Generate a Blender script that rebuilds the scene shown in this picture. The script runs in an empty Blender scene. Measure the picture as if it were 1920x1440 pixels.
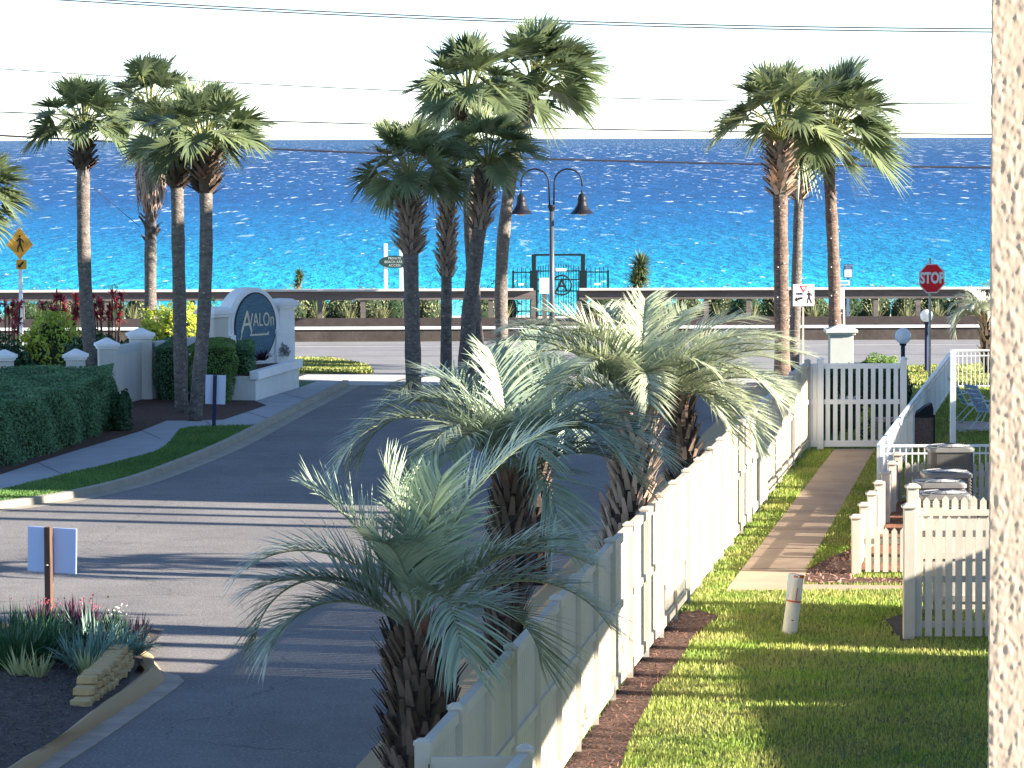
import bpy, math, random
import numpy as np
from mathutils import Vector, Matrix
R = math.radians
S = bpy.context.scene
COL = S.collection
rng = np.random.default_rng(7)
random.seed(7)

# ------------------------------------------------------------------ camera
F, W2, H2, CH = 7000.0, 960.0, 720.0, 6.6
pit, rol = math.atan(461.0 / F), 0.0034
fw = Vector((0, math.cos(pit), -math.sin(pit)))
up0 = Vector((0, math.sin(pit), math.cos(pit)))
r0 = Vector((1, 0, 0))
rt = r0 * math.cos(rol) - up0 * math.sin(rol)
up = up0 * math.cos(rol) + r0 * math.sin(rol)
cam = bpy.data.objects.new('camera', bpy.data.cameras.new('camera'))
COL.objects.link(cam)
cam.data.lens = F / 1920 * 36
cam.data.sensor_width = 36
cam.data.clip_start = 0.3
cam.data.clip_end = 60000
m = Matrix((rt, up, -fw)).transposed().to_4x4()
m.translation = (0, 0, CH)
cam.matrix_world = m
S.camera = cam

def ray(px, py):
    return fw * F + rt * (px - W2) - up * (py - H2)
def G(px, py, z=0.0):
    d = ray(px, py); t = (z - CH) / d.z
    return Vector((d.x * t, d.y * t, z))
def P(px, py, D):
    d = ray(px, py); t = D / d.y
    return Vector((d.x * t, D, CH + d.z * t))
def X(px, D, py=700):
    return P(px, py, D).x
def Z(py, D, px=960):
    return P(px, py, D).z

# ------------------------------------------------------------------ materials
MATS = {}
KA = 1.32   # common factor on all but the white and pale base colours
def mat(name, col, rough=0.7, var=0.0, scale=3.0, col2=None, bump=0.0, bscale=None, spec=0.3, metal=0.0,
        trans=0.0, attr=False, stretch=None, detail=6.0, emit=0.0, fleck=None):
    if name in MATS: return MATS[name]
    g_ = lambda c: c if c is None else tuple(x * KA for x in c) if max(c) < .45 else tuple(c)
    col, col2 = g_(col), g_(col2)
    if fleck: fleck = (g_(fleck[0]), fleck[1], fleck[2])
    m = bpy.data.materials.new(name); m.use_nodes = True
    nt = m.node_tree; N = nt.nodes; L = nt.links
    b = N['Principled BSDF']
    b.inputs['Roughness'].default_value = rough
    b.inputs['Specular IOR Level'].default_value = spec
    b.inputs['Metallic'].default_value = metal
    c = tuple(col) + (1,)
    b.inputs['Base Color'].default_value = c
    vec = None
    def coords():
        nonlocal vec
        if vec is None:
            g = N.new('ShaderNodeNewGeometry'); mp = N.new('ShaderNodeMapping')
            L.new(g.outputs['Position'], mp.inputs['Vector'])
            if stretch: mp.inputs['Scale'].default_value = stretch
            vec = mp.outputs['Vector']
        return vec
    out = None
    if var or col2:
        c2 = col2 if col2 else tuple(max(0, x * (1 - var)) for x in col)
        c1 = col if col2 else tuple(x * (1 + var) for x in col)
        n = N.new('ShaderNodeTexNoise'); n.inputs['Scale'].default_value = scale; n.inputs['Detail'].default_value = detail
        n.inputs['Roughness'].default_value = 0.65
        L.new(coords(), n.inputs['Vector'])
        rp = N.new('ShaderNodeValToRGB'); rp.color_ramp.elements[0].position = 0.32; rp.color_ramp.elements[1].position = 0.68
        rp.color_ramp.elements[0].color = tuple(c2) + (1,); rp.color_ramp.elements[1].color = tuple(c1) + (1,)
        L.new(n.outputs['Fac'], rp.inputs['Fac']); out = rp.outputs['Color']
    if fleck:
        fc, fs, th = fleck
        n = N.new('ShaderNodeTexNoise'); n.inputs['Scale'].default_value = fs; n.inputs['Detail'].default_value = 3
        L.new(coords(), n.inputs['Vector'])
        r2 = N.new('ShaderNodeMapRange'); r2.inputs[1].default_value = th; r2.inputs[2].default_value = th + 0.08
        L.new(n.outputs['Fac'], r2.inputs[0])
        mx = N.new('ShaderNodeMix'); mx.data_type = 'RGBA'
        L.new(r2.outputs[0], mx.inputs[0])
        if out: L.new(out, mx.inputs[6])
        else: mx.inputs[6].default_value = c
        mx.inputs[7].default_value = tuple(fc) + (1,)
        out = mx.outputs[2]
    if attr:
        a = N.new('ShaderNodeAttribute'); a.attribute_name = 'rnd'
        h = N.new('ShaderNodeHueSaturation')
        if out: L.new(out, h.inputs['Color'])
        else: h.inputs['Color'].default_value = c
        mr = N.new('ShaderNodeMapRange'); mr.inputs[3].default_value = 0.55; mr.inputs[4].default_value = 1.5
        L.new(a.outputs['Fac'], mr.inputs[0]); L.new(mr.outputs[0], h.inputs['Value'])
        mr2 = N.new('ShaderNodeMapRange'); mr2.inputs[3].default_value = 0.512; mr2.inputs[4].default_value = 0.485
        L.new(a.outputs['Fac'], mr2.inputs[0]); L.new(mr2.outputs[0], h.inputs['Hue'])
        out = h.outputs['Color']
    if out: L.new(out, b.inputs['Base Color'])
    if bump:
        n = N.new('ShaderNodeTexNoise'); n.inputs['Scale'].default_value = bscale or scale * 4; n.inputs['Detail'].default_value = 5
        L.new(coords(), n.inputs['Vector'])
        bp = N.new('ShaderNodeBump'); bp.inputs['Strength'].default_value = 1.0; bp.inputs['Distance'].default_value = bump
        L.new(n.outputs['Fac'], bp.inputs['Height']); L.new(bp.outputs['Normal'], b.inputs['Normal'])
    if emit:
        b.inputs['Emission Color'].default_value = c; b.inputs['Emission Strength'].default_value = emit
    if trans:
        t = N.new('ShaderNodeBsdfTranslucent'); mx = N.new('ShaderNodeMixShader'); mx.inputs[0].default_value = trans
        if out: L.new(out, t.inputs['Color'])
        else: t.inputs['Color'].default_value = c
        o = N['Material Output']
        L.new(b.outputs[0], mx.inputs[1]); L.new(t.outputs[0], mx.inputs[2]); L.new(mx.outputs[0], o.inputs['Surface'])
    MATS[name] = m
    return m

ASPH = mat('asphalt', (0.156, 0.145, 0.138), 0.85, 0.0, 1.6, col2=(0.118, 0.109, 0.106), bump=0.012, bscale=45, fleck=((0.235, 0.215, 0.20), 26, 0.56))
def wear(m):
    nt = m.node_tree; N = nt.nodes; L = nt.links; b = N['Principled BSDF']; src = b.inputs['Base Color'].links[0].from_socket
    g = N.new('ShaderNodeNewGeometry'); n1 = N.new('ShaderNodeTexNoise'); n1.inputs['Scale'].default_value = .9; n1.inputs['Detail'].default_value = 4; L.new(g.outputs['Position'], n1.inputs['Vector'])
    ad = N.new('ShaderNodeVectorMath'); ad.operation = 'MULTIPLY_ADD'; L.new(n1.outputs['Color'], ad.inputs[0]); ad.inputs[1].default_value = (1.3, 1.3, 0); L.new(g.outputs['Position'], ad.inputs[2])
    v = N.new('ShaderNodeTexVoronoi'); v.feature = 'DISTANCE_TO_EDGE'; v.inputs['Scale'].default_value = .17; L.new(ad.outputs[0], v.inputs['Vector'])
    c = N.new('ShaderNodeMapRange'); c.inputs[1].default_value = .0; c.inputs[2].default_value = .0045; c.inputs[3].default_value = .62; c.inputs[4].default_value = 1.0; L.new(v.outputs['Distance'], c.inputs[0])
    n2 = N.new('ShaderNodeTexNoise'); n2.inputs['Scale'].default_value = .28; n2.inputs['Detail'].default_value = 5; L.new(g.outputs['Position'], n2.inputs['Vector'])
    p = N.new('ShaderNodeMapRange'); p.inputs[1].default_value = .3; p.inputs[2].default_value = .7; p.inputs[3].default_value = .84; p.inputs[4].default_value = 1.12; L.new(n2.outputs['Fac'], p.inputs[0])
    mu = N.new('ShaderNodeMath'); mu.operation = 'MULTIPLY'; L.new(c.outputs[0], mu.inputs[0]); L.new(p.outputs[0], mu.inputs[1])
    vm = N.new('ShaderNodeVectorMath'); vm.operation = 'SCALE'; L.new(src, vm.inputs[0]); L.new(mu.outputs[0], vm.inputs['Scale']); L.new(vm.outputs[0], b.inputs['Base Color'])
wear(ASPH)
ROAD2 = mat('pale_asphalt', (0.17, 0.165, 0.165), 0.85, 0.12, 0.8, bump=0.004, bscale=60)
CONC = mat('concrete', (0.36, 0.345, 0.33), 0.85, 0.14, 1.3, bump=0.004, bscale=40)
CONCW = mat('walk_concrete', (0.295, 0.215, 0.15), 0.9, 0.16, 1.1, bump=0.004, bscale=40)
CURB = mat('curb_ochre', (0.50, 0.34, 0.17), 0.85, 0.0, 2.2, col2=(0.36, 0.25, 0.14), bump=0.005, bscale=30)
GUTT = mat('gutter_concrete', (0.30, 0.25, 0.205), 0.9, 0.2, 2.5, bump=0.004, bscale=40)
MULCH = mat('pine_mulch', (0.10, 0.052, 0.036), 0.95, 0.0, 9, col2=(0.035, 0.02, 0.016), bump=0.05, bscale=22, fleck=((0.22, 0.12, 0.085), 30, 0.62))
MULCHG = mat('grey_mulch', (0.085, 0.068, 0.060), 0.95, 0.0, 7, col2=(0.035, 0.029, 0.027), bump=0.05, bscale=25, fleck=((0.2, 0.17, 0.15), 34, 0.64))
SOILG = mat('lawn_soil', (0.12, 0.15, 0.045), 0.95, 0.0, 1.2, col2=(0.06, 0.075, 0.028), bump=0.03, bscale=18)
SAND = mat('sand', (0.55, 0.50, 0.42), 0.95, 0.12, 0.6, bump=0.02, bscale=5)
GRASS = mat('grass_blades', (0.17, 0.275, 0.04), 0.6, 0.0, 0.7, col2=(0.31, 0.29, 0.10), trans=0.35, attr=True, spec=0.25)
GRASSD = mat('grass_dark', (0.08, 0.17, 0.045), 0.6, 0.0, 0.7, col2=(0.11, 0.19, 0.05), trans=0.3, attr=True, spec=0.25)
GRASSY = mat('grass_dry', (0.30, 0.29, 0.10), 0.8, 0.0, 0.9, col2=(0.17, 0.22, 0.06), trans=0.2, attr=True, spec=0.2)
VINYL = mat('white_vinyl', (0.55, 0.505, 0.415), 0.5, 0.0, 1.5, col2=(0.49, 0.44, 0.345), spec=0.3)
GATEW = mat('gate_vinyl', (0.76, 0.77, 0.76), 0.5, 0.04, 2)
PAINT = mat('white_paint', (0.60, 0.545, 0.465), 0.6, 0.0, 2.5, col2=(0.47, 0.415, 0.335), spec=0.3, stretch=(1, 1, 0.4))
METALW = mat('white_metal', (0.74, 0.76, 0.76), 0.4, 0.04, 2)
RAILB = mat('pale_blue_rail', (0.62, 0.72, 0.80), 0.35, 0.05, 2)
STUC = mat('cream_stucco', (0.70, 0.665, 0.59), 0.9, 0.0, 1.5, col2=(0.60, 0.56, 0.49), bump=0.003, bscale=60, stretch=(1, 1, 0.35))
STUCW = mat('white_stucco', (0.88, 0.87, 0.85), 0.85, 0.05, 2, bump=0.002, bscale=60)
STAIN = mat('stained_stucco', (0.55, 0.55, 0.52), 0.9, 0.0, 5, col2=(0.40, 0.41, 0.40), stretch=(1, 1, 0.3))
WOOD = mat('weathered_wood', (0.135, 0.115, 0.105), 0.85, 0.0, 3, col2=(0.08, 0.068, 0.064), bump=0.004, bscale=30, stretch=(0.3, 0.3, 3))
WOODT = mat('grey_wood_cap', (0.42, 0.40, 0.375), 0.8, 0.15, 3)
WOODP = mat('brown_post_wood', (0.11, 0.062, 0.042), 0.8, 0.0, 6, col2=(0.06, 0.035, 0.025), stretch=(3, 3, .4))
DKWALL = mat('dark_seawall', (0.055, 0.045, 0.04), 0.9, 0.3, 2, bump=0.01, bscale=8)
CAPW = mat('white_cap', (0.80, 0.78, 0.74), 0.7, 0.08, 2)
BLACK = mat('black_metal', (0.008, 0.009, 0.014), 0.5, spec=0.25)
BLACKG = mat('black_green_metal', (0.006, 0.013, 0.014), 0.4, spec=0.4)
NAVY = mat('navy_paint', (0.015, 0.02, 0.06), 0.5)
GALV = mat('galvanised_steel', (0.50, 0.47, 0.40), 0.45, 0.1, 6, metal=0.3)
WIRE = mat('wire', (0.03, 0.03, 0.045), 0.7)
RED = mat('red_sign', (0.80, 0.012, 0.025), 0.5)
WHT = mat('white_sign', (0.82, 0.82, 0.82), 0.5)
PINKW = mat('pale_sign', (0.80, 0.74, 0.71), 0.5)
YEL = mat('yellow_sign', (0.72, 0.34, 0.035), 0.5)
BLK = mat('black_marking', (0.012, 0.012, 0.014), 0.6)
SHADEB = mat('shade_blue_board', (0.46, 0.58, 0.84), 0.45)  # white board; the blue of its shade is put into the colour
PLAQ = mat('slate_blue_plaque', (0.07, 0.155, 0.21), 0.6, 0.0, 14, col2=(0.035, 0.085, 0.125), stretch=(0.25, 0.25, 2.5), bump=0.004, bscale=20)
CREAML = mat('cream_letters', (0.72, 0.66, 0.48), 0.5)
GLOBE = mat('opal_globe', (0.93, 0.94, 0.96), 0.25, spec=0.5, trans=0.5)
TRUNK = mat('palm_trunk', (0.17, 0.145, 0.125), 0.95, 0.0, 5, col2=(0.065, 0.055, 0.05), bump=0.03, bscale=14, stretch=(1.2, 1.2, 2.2), fleck=((0.34, 0.30, 0.25), 11, 0.63))
TRUNKR = mat('palm_trunk_ruddy', (0.19, 0.13, 0.10), 0.95, 0.0, 4, col2=(0.07, 0.05, 0.042), bump=0.04, bscale=13, stretch=(1, 1, 2.6), fleck=((.3, .24, .19), 10, .62))
BOOT = mat('palm_boot', (0.33, 0.25, 0.19), 0.85, attr=True, spec=0.3)
BOOTD = mat('palm_boot_dark', (0.12, 0.085, 0.062), 0.85, attr=True, spec=0.3)
DEAD = mat('dead_frond', (0.33, 0.245, 0.19), 0.9, attr=True, trans=0.15)
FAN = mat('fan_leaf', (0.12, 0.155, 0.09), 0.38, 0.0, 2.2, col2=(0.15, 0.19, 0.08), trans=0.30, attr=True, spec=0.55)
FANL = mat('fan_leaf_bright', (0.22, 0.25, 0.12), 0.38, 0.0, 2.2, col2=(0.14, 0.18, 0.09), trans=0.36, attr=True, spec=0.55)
STEM = mat('leaf_stem', (0.24, 0.25, 0.09), 0.5, attr=True, spec=0.4)
PIN = mat('silver_leaflet', (0.27, 0.32, 0.225), 0.36, 0.0, 1.6, col2=(0.18, 0.235, 0.15), trans=0.15, attr=True, spec=0.6)
PING = mat('olive_leaflet', (0.40, 0.42, 0.30), 0.36, 0.0, 1.6, col2=(0.28, 0.32, 0.18), trans=0.2, attr=True, spec=0.6)
HEDGE = mat('hedge_leaf', (0.10, 0.195, 0.085), 0.5, 0.0, 2.5, col2=(0.06, 0.14, 0.055), trans=0.15, attr=True)
HEDGEL = mat('hedge_leaf_light', (0.13, 0.21, 0.045), 0.5, 0.0, 2.5, col2=(0.08, 0.15, 0.04), trans=0.2, attr=True)
SHRUBD = mat('dark_leaf', (0.022, 0.055, 0.025), 0.5, 0.0, 2.5, col2=(0.03, 0.075, 0.03), trans=0.1, attr=True)
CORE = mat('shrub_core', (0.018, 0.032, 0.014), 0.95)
CROT = mat('yellow_leaf', (0.42, 0.42, 0.05), 0.4, 0.0, 3, col2=(0.18, 0.28, 0.04), trans=0.3, attr=True, spec=0.5)
TI = mat('red_leaf', (0.60, 0.09, 0.09), 0.4, 0.0, 4, col2=(0.16, 0.02, 0.03), trans=0.25, attr=True, spec=0.5)
DUNE = mat('dune_leaf', (0.13, 0.15, 0.065), 0.6, 0.0, 3, col2=(0.22, 0.22, 0.12), trans=0.2, attr=True)
STRAP = mat('strap_leaf', (0.03, 0.085, 0.03), 0.45, trans=0.15, attr=True, spec=0.45)
STRAPB = mat('blue_strap_leaf', (0.13, 0.21, 0.16), 0.45, trans=0.15, attr=True, spec=0.45)
STRAPV = mat('pale_strap_leaf', (0.28, 0.30, 0.14), 0.45, trans=0.2, attr=True, spec=0.4)
PURP = mat('purple_leaf', (0.05, 0.02, 0.035), 0.45, attr=True, trans=0.1)
FLOWR = mat('pink_flower', (0.36, 0.05, 0.07), 0.5, attr=True, trans=0.2)
FLOWW = mat('white_flower', (0.78, 0.78, 0.66), 0.5, attr=True, trans=0.2)
GREYP = mat('grey_leaf', (0.24, 0.23, 0.24), 0.5, attr=True, trans=0.1)
BLOCK = mat('tan_block', (0.58, 0.43, 0.21), 0.9, 0.0, 6, col2=(0.40, 0.27, 0.13), bump=0.025, bscale=24)
BINW = mat('pebble_panel', (0.20, 0.13, 0.105), 0.9, 0.0, 30, col2=(0.09, 0.06, 0.055))
ACM = mat('ac_grille', (0.07, 0.065, 0.055), 0.55, 0.15, 8, spec=0.4)
ACT = mat('ac_top', (0.15, 0.145, 0.135), 0.45, 0.1, 8, spec=0.4)
CREAMB = mat('cream_plastic', (0.72, 0.70, 0.60), 0.5, 0.08, 3)
YELT = mat('yellow_stain', (0.62, 0.55, 0.22), 0.7, 0.15, 5)
WEB = mat('chair_web', (0.45, 0.56, 0.74), 0.6)
WEBG = mat('chair_web_green', (0.20, 0.50, 0.42), 0.6)
ORNG = mat('orange_tape', (0.62, 0.11, 0.03), 0.5)

# ------------------------------------------------------------------ mesh builder
def link(o, parent=None):
    COL.objects.link(o)
    if parent is not None: o.parent = parent
    return o
def tagm(o, label=None, cat=None, group=None, kind=None):
    if label: o['label'] = label
    if cat: o['category'] = cat
    if group: o['group'] = group
    if kind: o['kind'] = kind
    return o
def thing(name, label, cat, loc=(0, 0, 0), rz=0.0, group=None, kind=None):
    o = bpy.data.objects.new(name, None); o.empty_display_size = 0.1
    o.location = loc; o.rotation_euler = (0, 0, rz); link(o)
    return tagm(o, label, cat, group, kind)

class MB:
    def __init__(s): s.v = []; s.f = []; s.a = []
    def add(s, vs, fs, a=0.5):
        n = len(s.v); s.v += [tuple(v) for v in vs]; s.f += [tuple(i + n for i in f) for f in fs]; s.a += [a] * len(vs)
        return s
    def box(s, c, d, rz=0.0, rx=0.0, ry=0.0, taper=1.0):
        x, y, z = d[0] / 2, d[1] / 2, d[2] / 2
        t = taper
        vs = [Vector(p) for p in ((-x, -y, -z), (x, -y, -z), (x, y, -z), (-x, y, -z), (-x * t, -y * t, z), (x * t, -y * t, z), (x * t, y * t, z), (-x * t, y * t, z))]
        if rx or ry or rz:
            M_ = Matrix.Rotation(rz, 3, 'Z') @ Matrix.Rotation(ry, 3, 'Y') @ Matrix.Rotation(rx, 3, 'X')
            vs = [M_ @ v for v in vs]
        cc = Vector(c)
        return s.add([v + cc for v in vs], [(0, 3, 2, 1), (4, 5, 6, 7), (0, 1, 5, 4), (1, 2, 6, 5), (2, 3, 7, 6), (3, 0, 4, 7)])
    def bar(s, a, b, w, h, roll=None):
        a, b = Vector(a), Vector(b); d = (b - a).normalized()
        side = d.cross(Vector((0, 0, 1)))
        if side.length < 1e-4: side = Vector((1, 0, 0))
        side.normalize(); u = side.cross(d)
        vs = []
        for p in (a, b):
            for i, j in ((-1, -1), (1, -1), (1, 1), (-1, 1)):
                vs.append(p + side * (i * w / 2) + u * (j * h / 2))
        return s.add(vs, [(0, 1, 2, 3), (7, 6, 5, 4), (0, 4, 5, 1), (1, 5, 6, 2), (2, 6, 7, 3), (3, 7, 4, 0)])
    def tube(s, pts, rad, n=8, cap=True):
        pts = [Vector(p) for p in pts]
        if not hasattr(rad, '__len__'): rad = [rad] * len(pts)
        base = len(s.v); k = len(pts)
        ref = Vector((0.13, 1, 0.07)).normalized()
        for i, p in enumerate(pts):
            d = (pts[min(i + 1, k - 1)] - pts[max(i - 1, 0)]).normalized()
            a = d.cross(ref)
            if a.length < 0.05: a = d.cross(Vector((1, 0, 0)))
            a.normalize(); b = d.cross(a)
            for j in range(n):
                t = 2 * math.pi * j / n
                s.v.append(tuple(p + (a * math.cos(t) + b * math.sin(t)) * rad[i])); s.a.append(0.5)
        for i in range(k - 1):
            for j in range(n):
                s.f.append((base + i * n + j, base + i * n + (j + 1) % n, base + (i + 1) * n + (j + 1) % n, base + (i + 1) * n + j))
        if cap:
            s.f.append(tuple(base + j for j in range(n))[::-1]); s.f.append(tuple(base + (k - 1) * n + j for j in range(n)))
        return s
    def lathe(s, prof, n=20, c=(0, 0, 0)):
        base = len(s.v); k = len(prof)
        for r, z in prof:
            for j in range(n):
                t = 2 * math.pi * j / n
                s.v.append((c[0] + r * math.cos(t), c[1] + r * math.sin(t), c[2] + z)); s.a.append(0.5)
        for i in range(k - 1):
            for j in range(n):
                s.f.append((base + i * n + j, base + i * n + (j + 1) % n, base + (i + 1) * n + (j + 1) % n, base + (i + 1) * n + j))
        s.f.append(tuple(base + j for j in range(n))[::-1]); s.f.append(tuple(base + (k - 1) * n + j for j in range(n)))
        return s
    def prism(s, poly, z0, z1):                     # poly in xy
        n = len(poly)
        ar = sum(poly[i][0] * poly[(i + 1) % n][1] - poly[(i + 1) % n][0] * poly[i][1] for i in range(n))
        if ar < 0: poly = poly[::-1]
        vs = [(p[0], p[1], z0) for p in poly] + [(p[0], p[1], z1) for p in poly]
        fs = [tuple(range(n))[::-1], tuple(range(n, 2 * n))] + [(i, (i + 1) % n, n + (i + 1) % n, n + i) for i in range(n)]
        return s.add(vs, fs)
    def plate(s, poly, y0, y1):                     # poly in xz, extruded along y
        n = len(poly)
        ar = sum(poly[i][0] * poly[(i + 1) % n][1] - poly[(i + 1) % n][0] * poly[i][1] for i in range(n))
        if ar < 0: poly = poly[::-1]
        vs = [(p[0], y0, p[1]) for p in poly] + [(p[0], y1, p[1]) for p in poly]
        fs = [tuple(range(n)), tuple(range(n, 2 * n))[::-1]] + [(i, n + i, n + (i + 1) % n, (i + 1) % n) for i in range(n)]
        return s.add(vs, fs)
    def build(s, name, m, parent=None, smooth=False, loc=None, rz=0.0, bevel=0.0):
        me = bpy.data.meshes.new(name); me.from_pydata(s.v, [], s.f)
        if len(set(s.a)) > 1:
            at = me.attributes.new('rnd', 'FLOAT', 'POINT'); at.data.foreach_set('value', s.a)
        me.materials.append(m); me.update()
        if smooth: me.polygons.foreach_set('use_smooth', [True] * len(me.polygons))
        o = bpy.data.objects.new(name, me); link(o, parent)
        if loc is not None: o.location = loc
        if rz: o.rotation_euler = (0, 0, rz)
        if bevel:
            bm = o.modifiers.new('bevel', 'BEVEL'); bm.width = bevel; bm.segments = 2
        return o

def npmesh(name, V, Fc, A, m, parent=None, loc=None, smooth=False, normals=None):
    """V (n,3), Fc (k,3|4), A (n,)"""
    me = bpy.data.meshes.new(name); k, w = Fc.shape
    me.vertices.add(len(V)); me.vertices.foreach_set('co', V.astype(np.float32).ravel())
    me.loops.add(k * w); me.loops.foreach_set('vertex_index', Fc.astype(np.int32).ravel())
    me.polygons.add(k); me.polygons.foreach_set('loop_start', np.arange(0, k * w, w, dtype=np.int32))
    me.polygons.foreach_set('loop_total', np.full(k, w, dtype=np.int32))
    if smooth: me.polygons.foreach_set('use_smooth', np.ones(k, dtype=bool))
    at = me.attributes.new('rnd', 'FLOAT', 'POINT'); at.data.foreach_set('value', A.astype(np.float32))
    me.materials.append(m); me.update(calc_edges=True)
    o = bpy.data.objects.new(name, me); link(o, parent)
    if loc is not None: o.location = loc
    return o

def nrm(a): return a / np.maximum(np.linalg.norm(a, axis=-1, keepdims=True), 1e-9)

def strips(P0, D0, Ln, wd, drop, seg=3, side=None, wprof=None, curl=None):
    """curved tapering blades. P0,D0 (n,3); Ln,wd,drop (n,). returns V,F quads"""
    n = len(P0); t = np.linspace(0, 1, seg + 1)
    if side is None:
        side = np.cross(D0, np.array([0, 0, 1.0])) + 1e-6
    side = nrm(side)
    V = np.zeros((n, seg + 1, 2, 3))
    for i, ti in enumerate(t):
        c = P0 + D0 * (Ln * ti)[:, None]; c[:, 2] -= drop * ti * ti
        if curl is not None: c += curl * (ti * ti)
        wp = (1 - ti ** 1.6) if wprof is None else wprof[i]
        wp = max(wp, 0.03)
        V[:, i, 0] = c - side * (wd * wp / 2)[:, None]
        V[:, i, 1] = c + side * (wd * wp / 2)[:, None]
    idx = np.arange(n)[:, None] * (2 * (seg + 1))
    Fs = []
    for i in range(seg):
        Fs.append(np.concatenate([idx + 2 * i, idx + 2 * i + 1, idx + 2 * i + 3, idx + 2 * i + 2], 1))
    return V.reshape(-1, 3), np.concatenate(Fs)

class Cloud:
    def __init__(s): s.V = []; s.F = []; s.A = []; s.n = 0
    def add(s, V, Fc, A):
        if not hasattr(A, '__len__'): A = np.full(len(V), A)
        s.V.append(V); s.F.append(Fc + s.n); s.A.append(A); s.n += len(V)
    def build(s, name, m, parent=None, loc=None):
        return npmesh(name, np.concatenate(s.V), np.concatenate(s.F), np.concatenate(s.A), m, parent, loc)

# ------------------------------------------------------------------ text
def text_mesh(txt, size, depth=0.004, bold=0.0):
    cu = bpy.data.curves.new('t', 'FONT'); cu.body = txt; cu.size = size; cu.extrude = depth; cu.offset = bold
    cu.align_x = 'CENTER'; cu.align_y = 'CENTER'
    o = bpy.data.objects.new('t', cu); COL.objects.link(o)
    bpy.context.view_layer.update()
    me = bpy.data.meshes.new_from_object(o.evaluated_get(bpy.context.evaluated_depsgraph_get()))
    bpy.data.objects.remove(o)
    return me
def text(name, txt, size, m, parent, loc, sx=1.0, bold=0.0, shear=0.0):
    me = text_mesh(txt, size, 0.004, bold)
    for v in me.vertices:
        x, y, z = v.co
        v.co = (x * sx + shear * y, -z, y)
    me.materials.clear(); me.materials.append(m)
    o = bpy.data.objects.new(name, me); link(o, parent); o.location = loc
    return o

# ------------------------------------------------------------------ sheets
def sheet(name, pts, z, m, kind='structure', thick=None):
    b = MB(); poly = [(p[0], p[1]) for p in pts]
    n = len(poly)
    ar = sum(poly[i][0] * poly[(i + 1) % n][1] - poly[(i + 1) % n][0] * poly[i][1] for i in range(n))
    if ar < 0: poly = poly[::-1]
    if thick: b.prism(poly, z - thick, z)
    else: b.add([(x, y, z) for x, y in poly], [tuple(range(n))])
    o = b.build(name, m)
    # triangulate concave polygons cleanly
    import bmesh
    bm = bmesh.new(); bm.from_mesh(o.data); bmesh.ops.triangulate(bm, faces=[f for f in bm.faces if len(f.verts) > 4]); bm.to_mesh(o.data); bm.free()
    if kind: o['kind'] = kind
    return o
def smoothpath(pts, k=6):
    out = []
    n = len(pts)
    for i in range(n - 1):
        p0 = pts[max(i - 1, 0)]; p1 = pts[i]; p2 = pts[i + 1]; p3 = pts[min(i + 2, n - 1)]
        for j in range(k):
            t = j / k
            out.append(tuple(0.5 * ((2 * p1[q]) + (-p0[q] + p2[q]) * t + (2 * p0[q] - 5 * p1[q] + 4 * p2[q] - p3[q]) * t * t + (-p0[q] + 3 * p1[q] - 3 * p2[q] + p3[q]) * t ** 3) for q in range(2)))
    out.append(tuple(pts[-1][:2])); return out
def offset(path, d):
    out = []
    for i, p in enumerate(path):
        a = Vector(path[max(i - 1, 0)][:2]); b = Vector(path[min(i + 1, len(path) - 1)][:2])
        t = (b - a).normalized(); nn = Vector((t.y, -t.x))
        out.append((p[0] + nn.x * d, p[1] + nn.y * d))
    return out
def ribbon(name, path, prof, m, kind='structure'):
    """prof: list of (offset, z); swept along path"""
    b = MB(); k = len(prof)
    rows = [offset(path, o) for o, z in prof]
    for i in range(len(path)):
        for j, (o, z) in enumerate(prof): b.v.append((rows[j][i][0], rows[j][i][1], z)); b.a.append(.5)
    for i in range(len(path) - 1):
        for j in range(k - 1):
            b.f.append((i * k + j, i * k + j + 1, (i + 1) * k + j + 1, (i + 1) * k + j))
    o = b.build(name, m)
    if kind: o['kind'] = kind
    return o
def inside(poly, x, y):
    poly = [(p[0], p[1]) for p in poly]; r = np.zeros(len(x), bool); n = len(poly)
    for i in range(n):
        x1, y1 = poly[i]; x2, y2 = poly[(i + 1) % n]
        c = (y1 > y) != (y2 > y)
        with np.errstate(divide='ignore', invalid='ignore'):
            r ^= c & (x < (x2 - x1) * (y - y1) / (y2 - y1 + 1e-12) + x1)
    return r

GP = lambda *pp: [G(*p) for p in pp]
# ---- base ground, beach, sea
sheet('ground', [(-260, -30), (260, -30), (260, 132), (-260, 132)], -0.05, mat('earth', (0.20, 0.19, 0.12), 0.95, 0.2, 0.5))
b = MB(); ys = [(132, -0.05), (137, 0.1), (142, -0.6), (160, -3.5), (185, -5.0), (262, -6.2)]
for y, z in ys: b.v += [(-900, y, z), (900, y, z)]; b.a += [.5, .5]
for i in range(len(ys) - 1): b.f.append((2 * i, 2 * i + 1, 2 * i + 3, 2 * i + 2))
o = b.build('beach', SAND); o['kind'] = 'structure'

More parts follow.
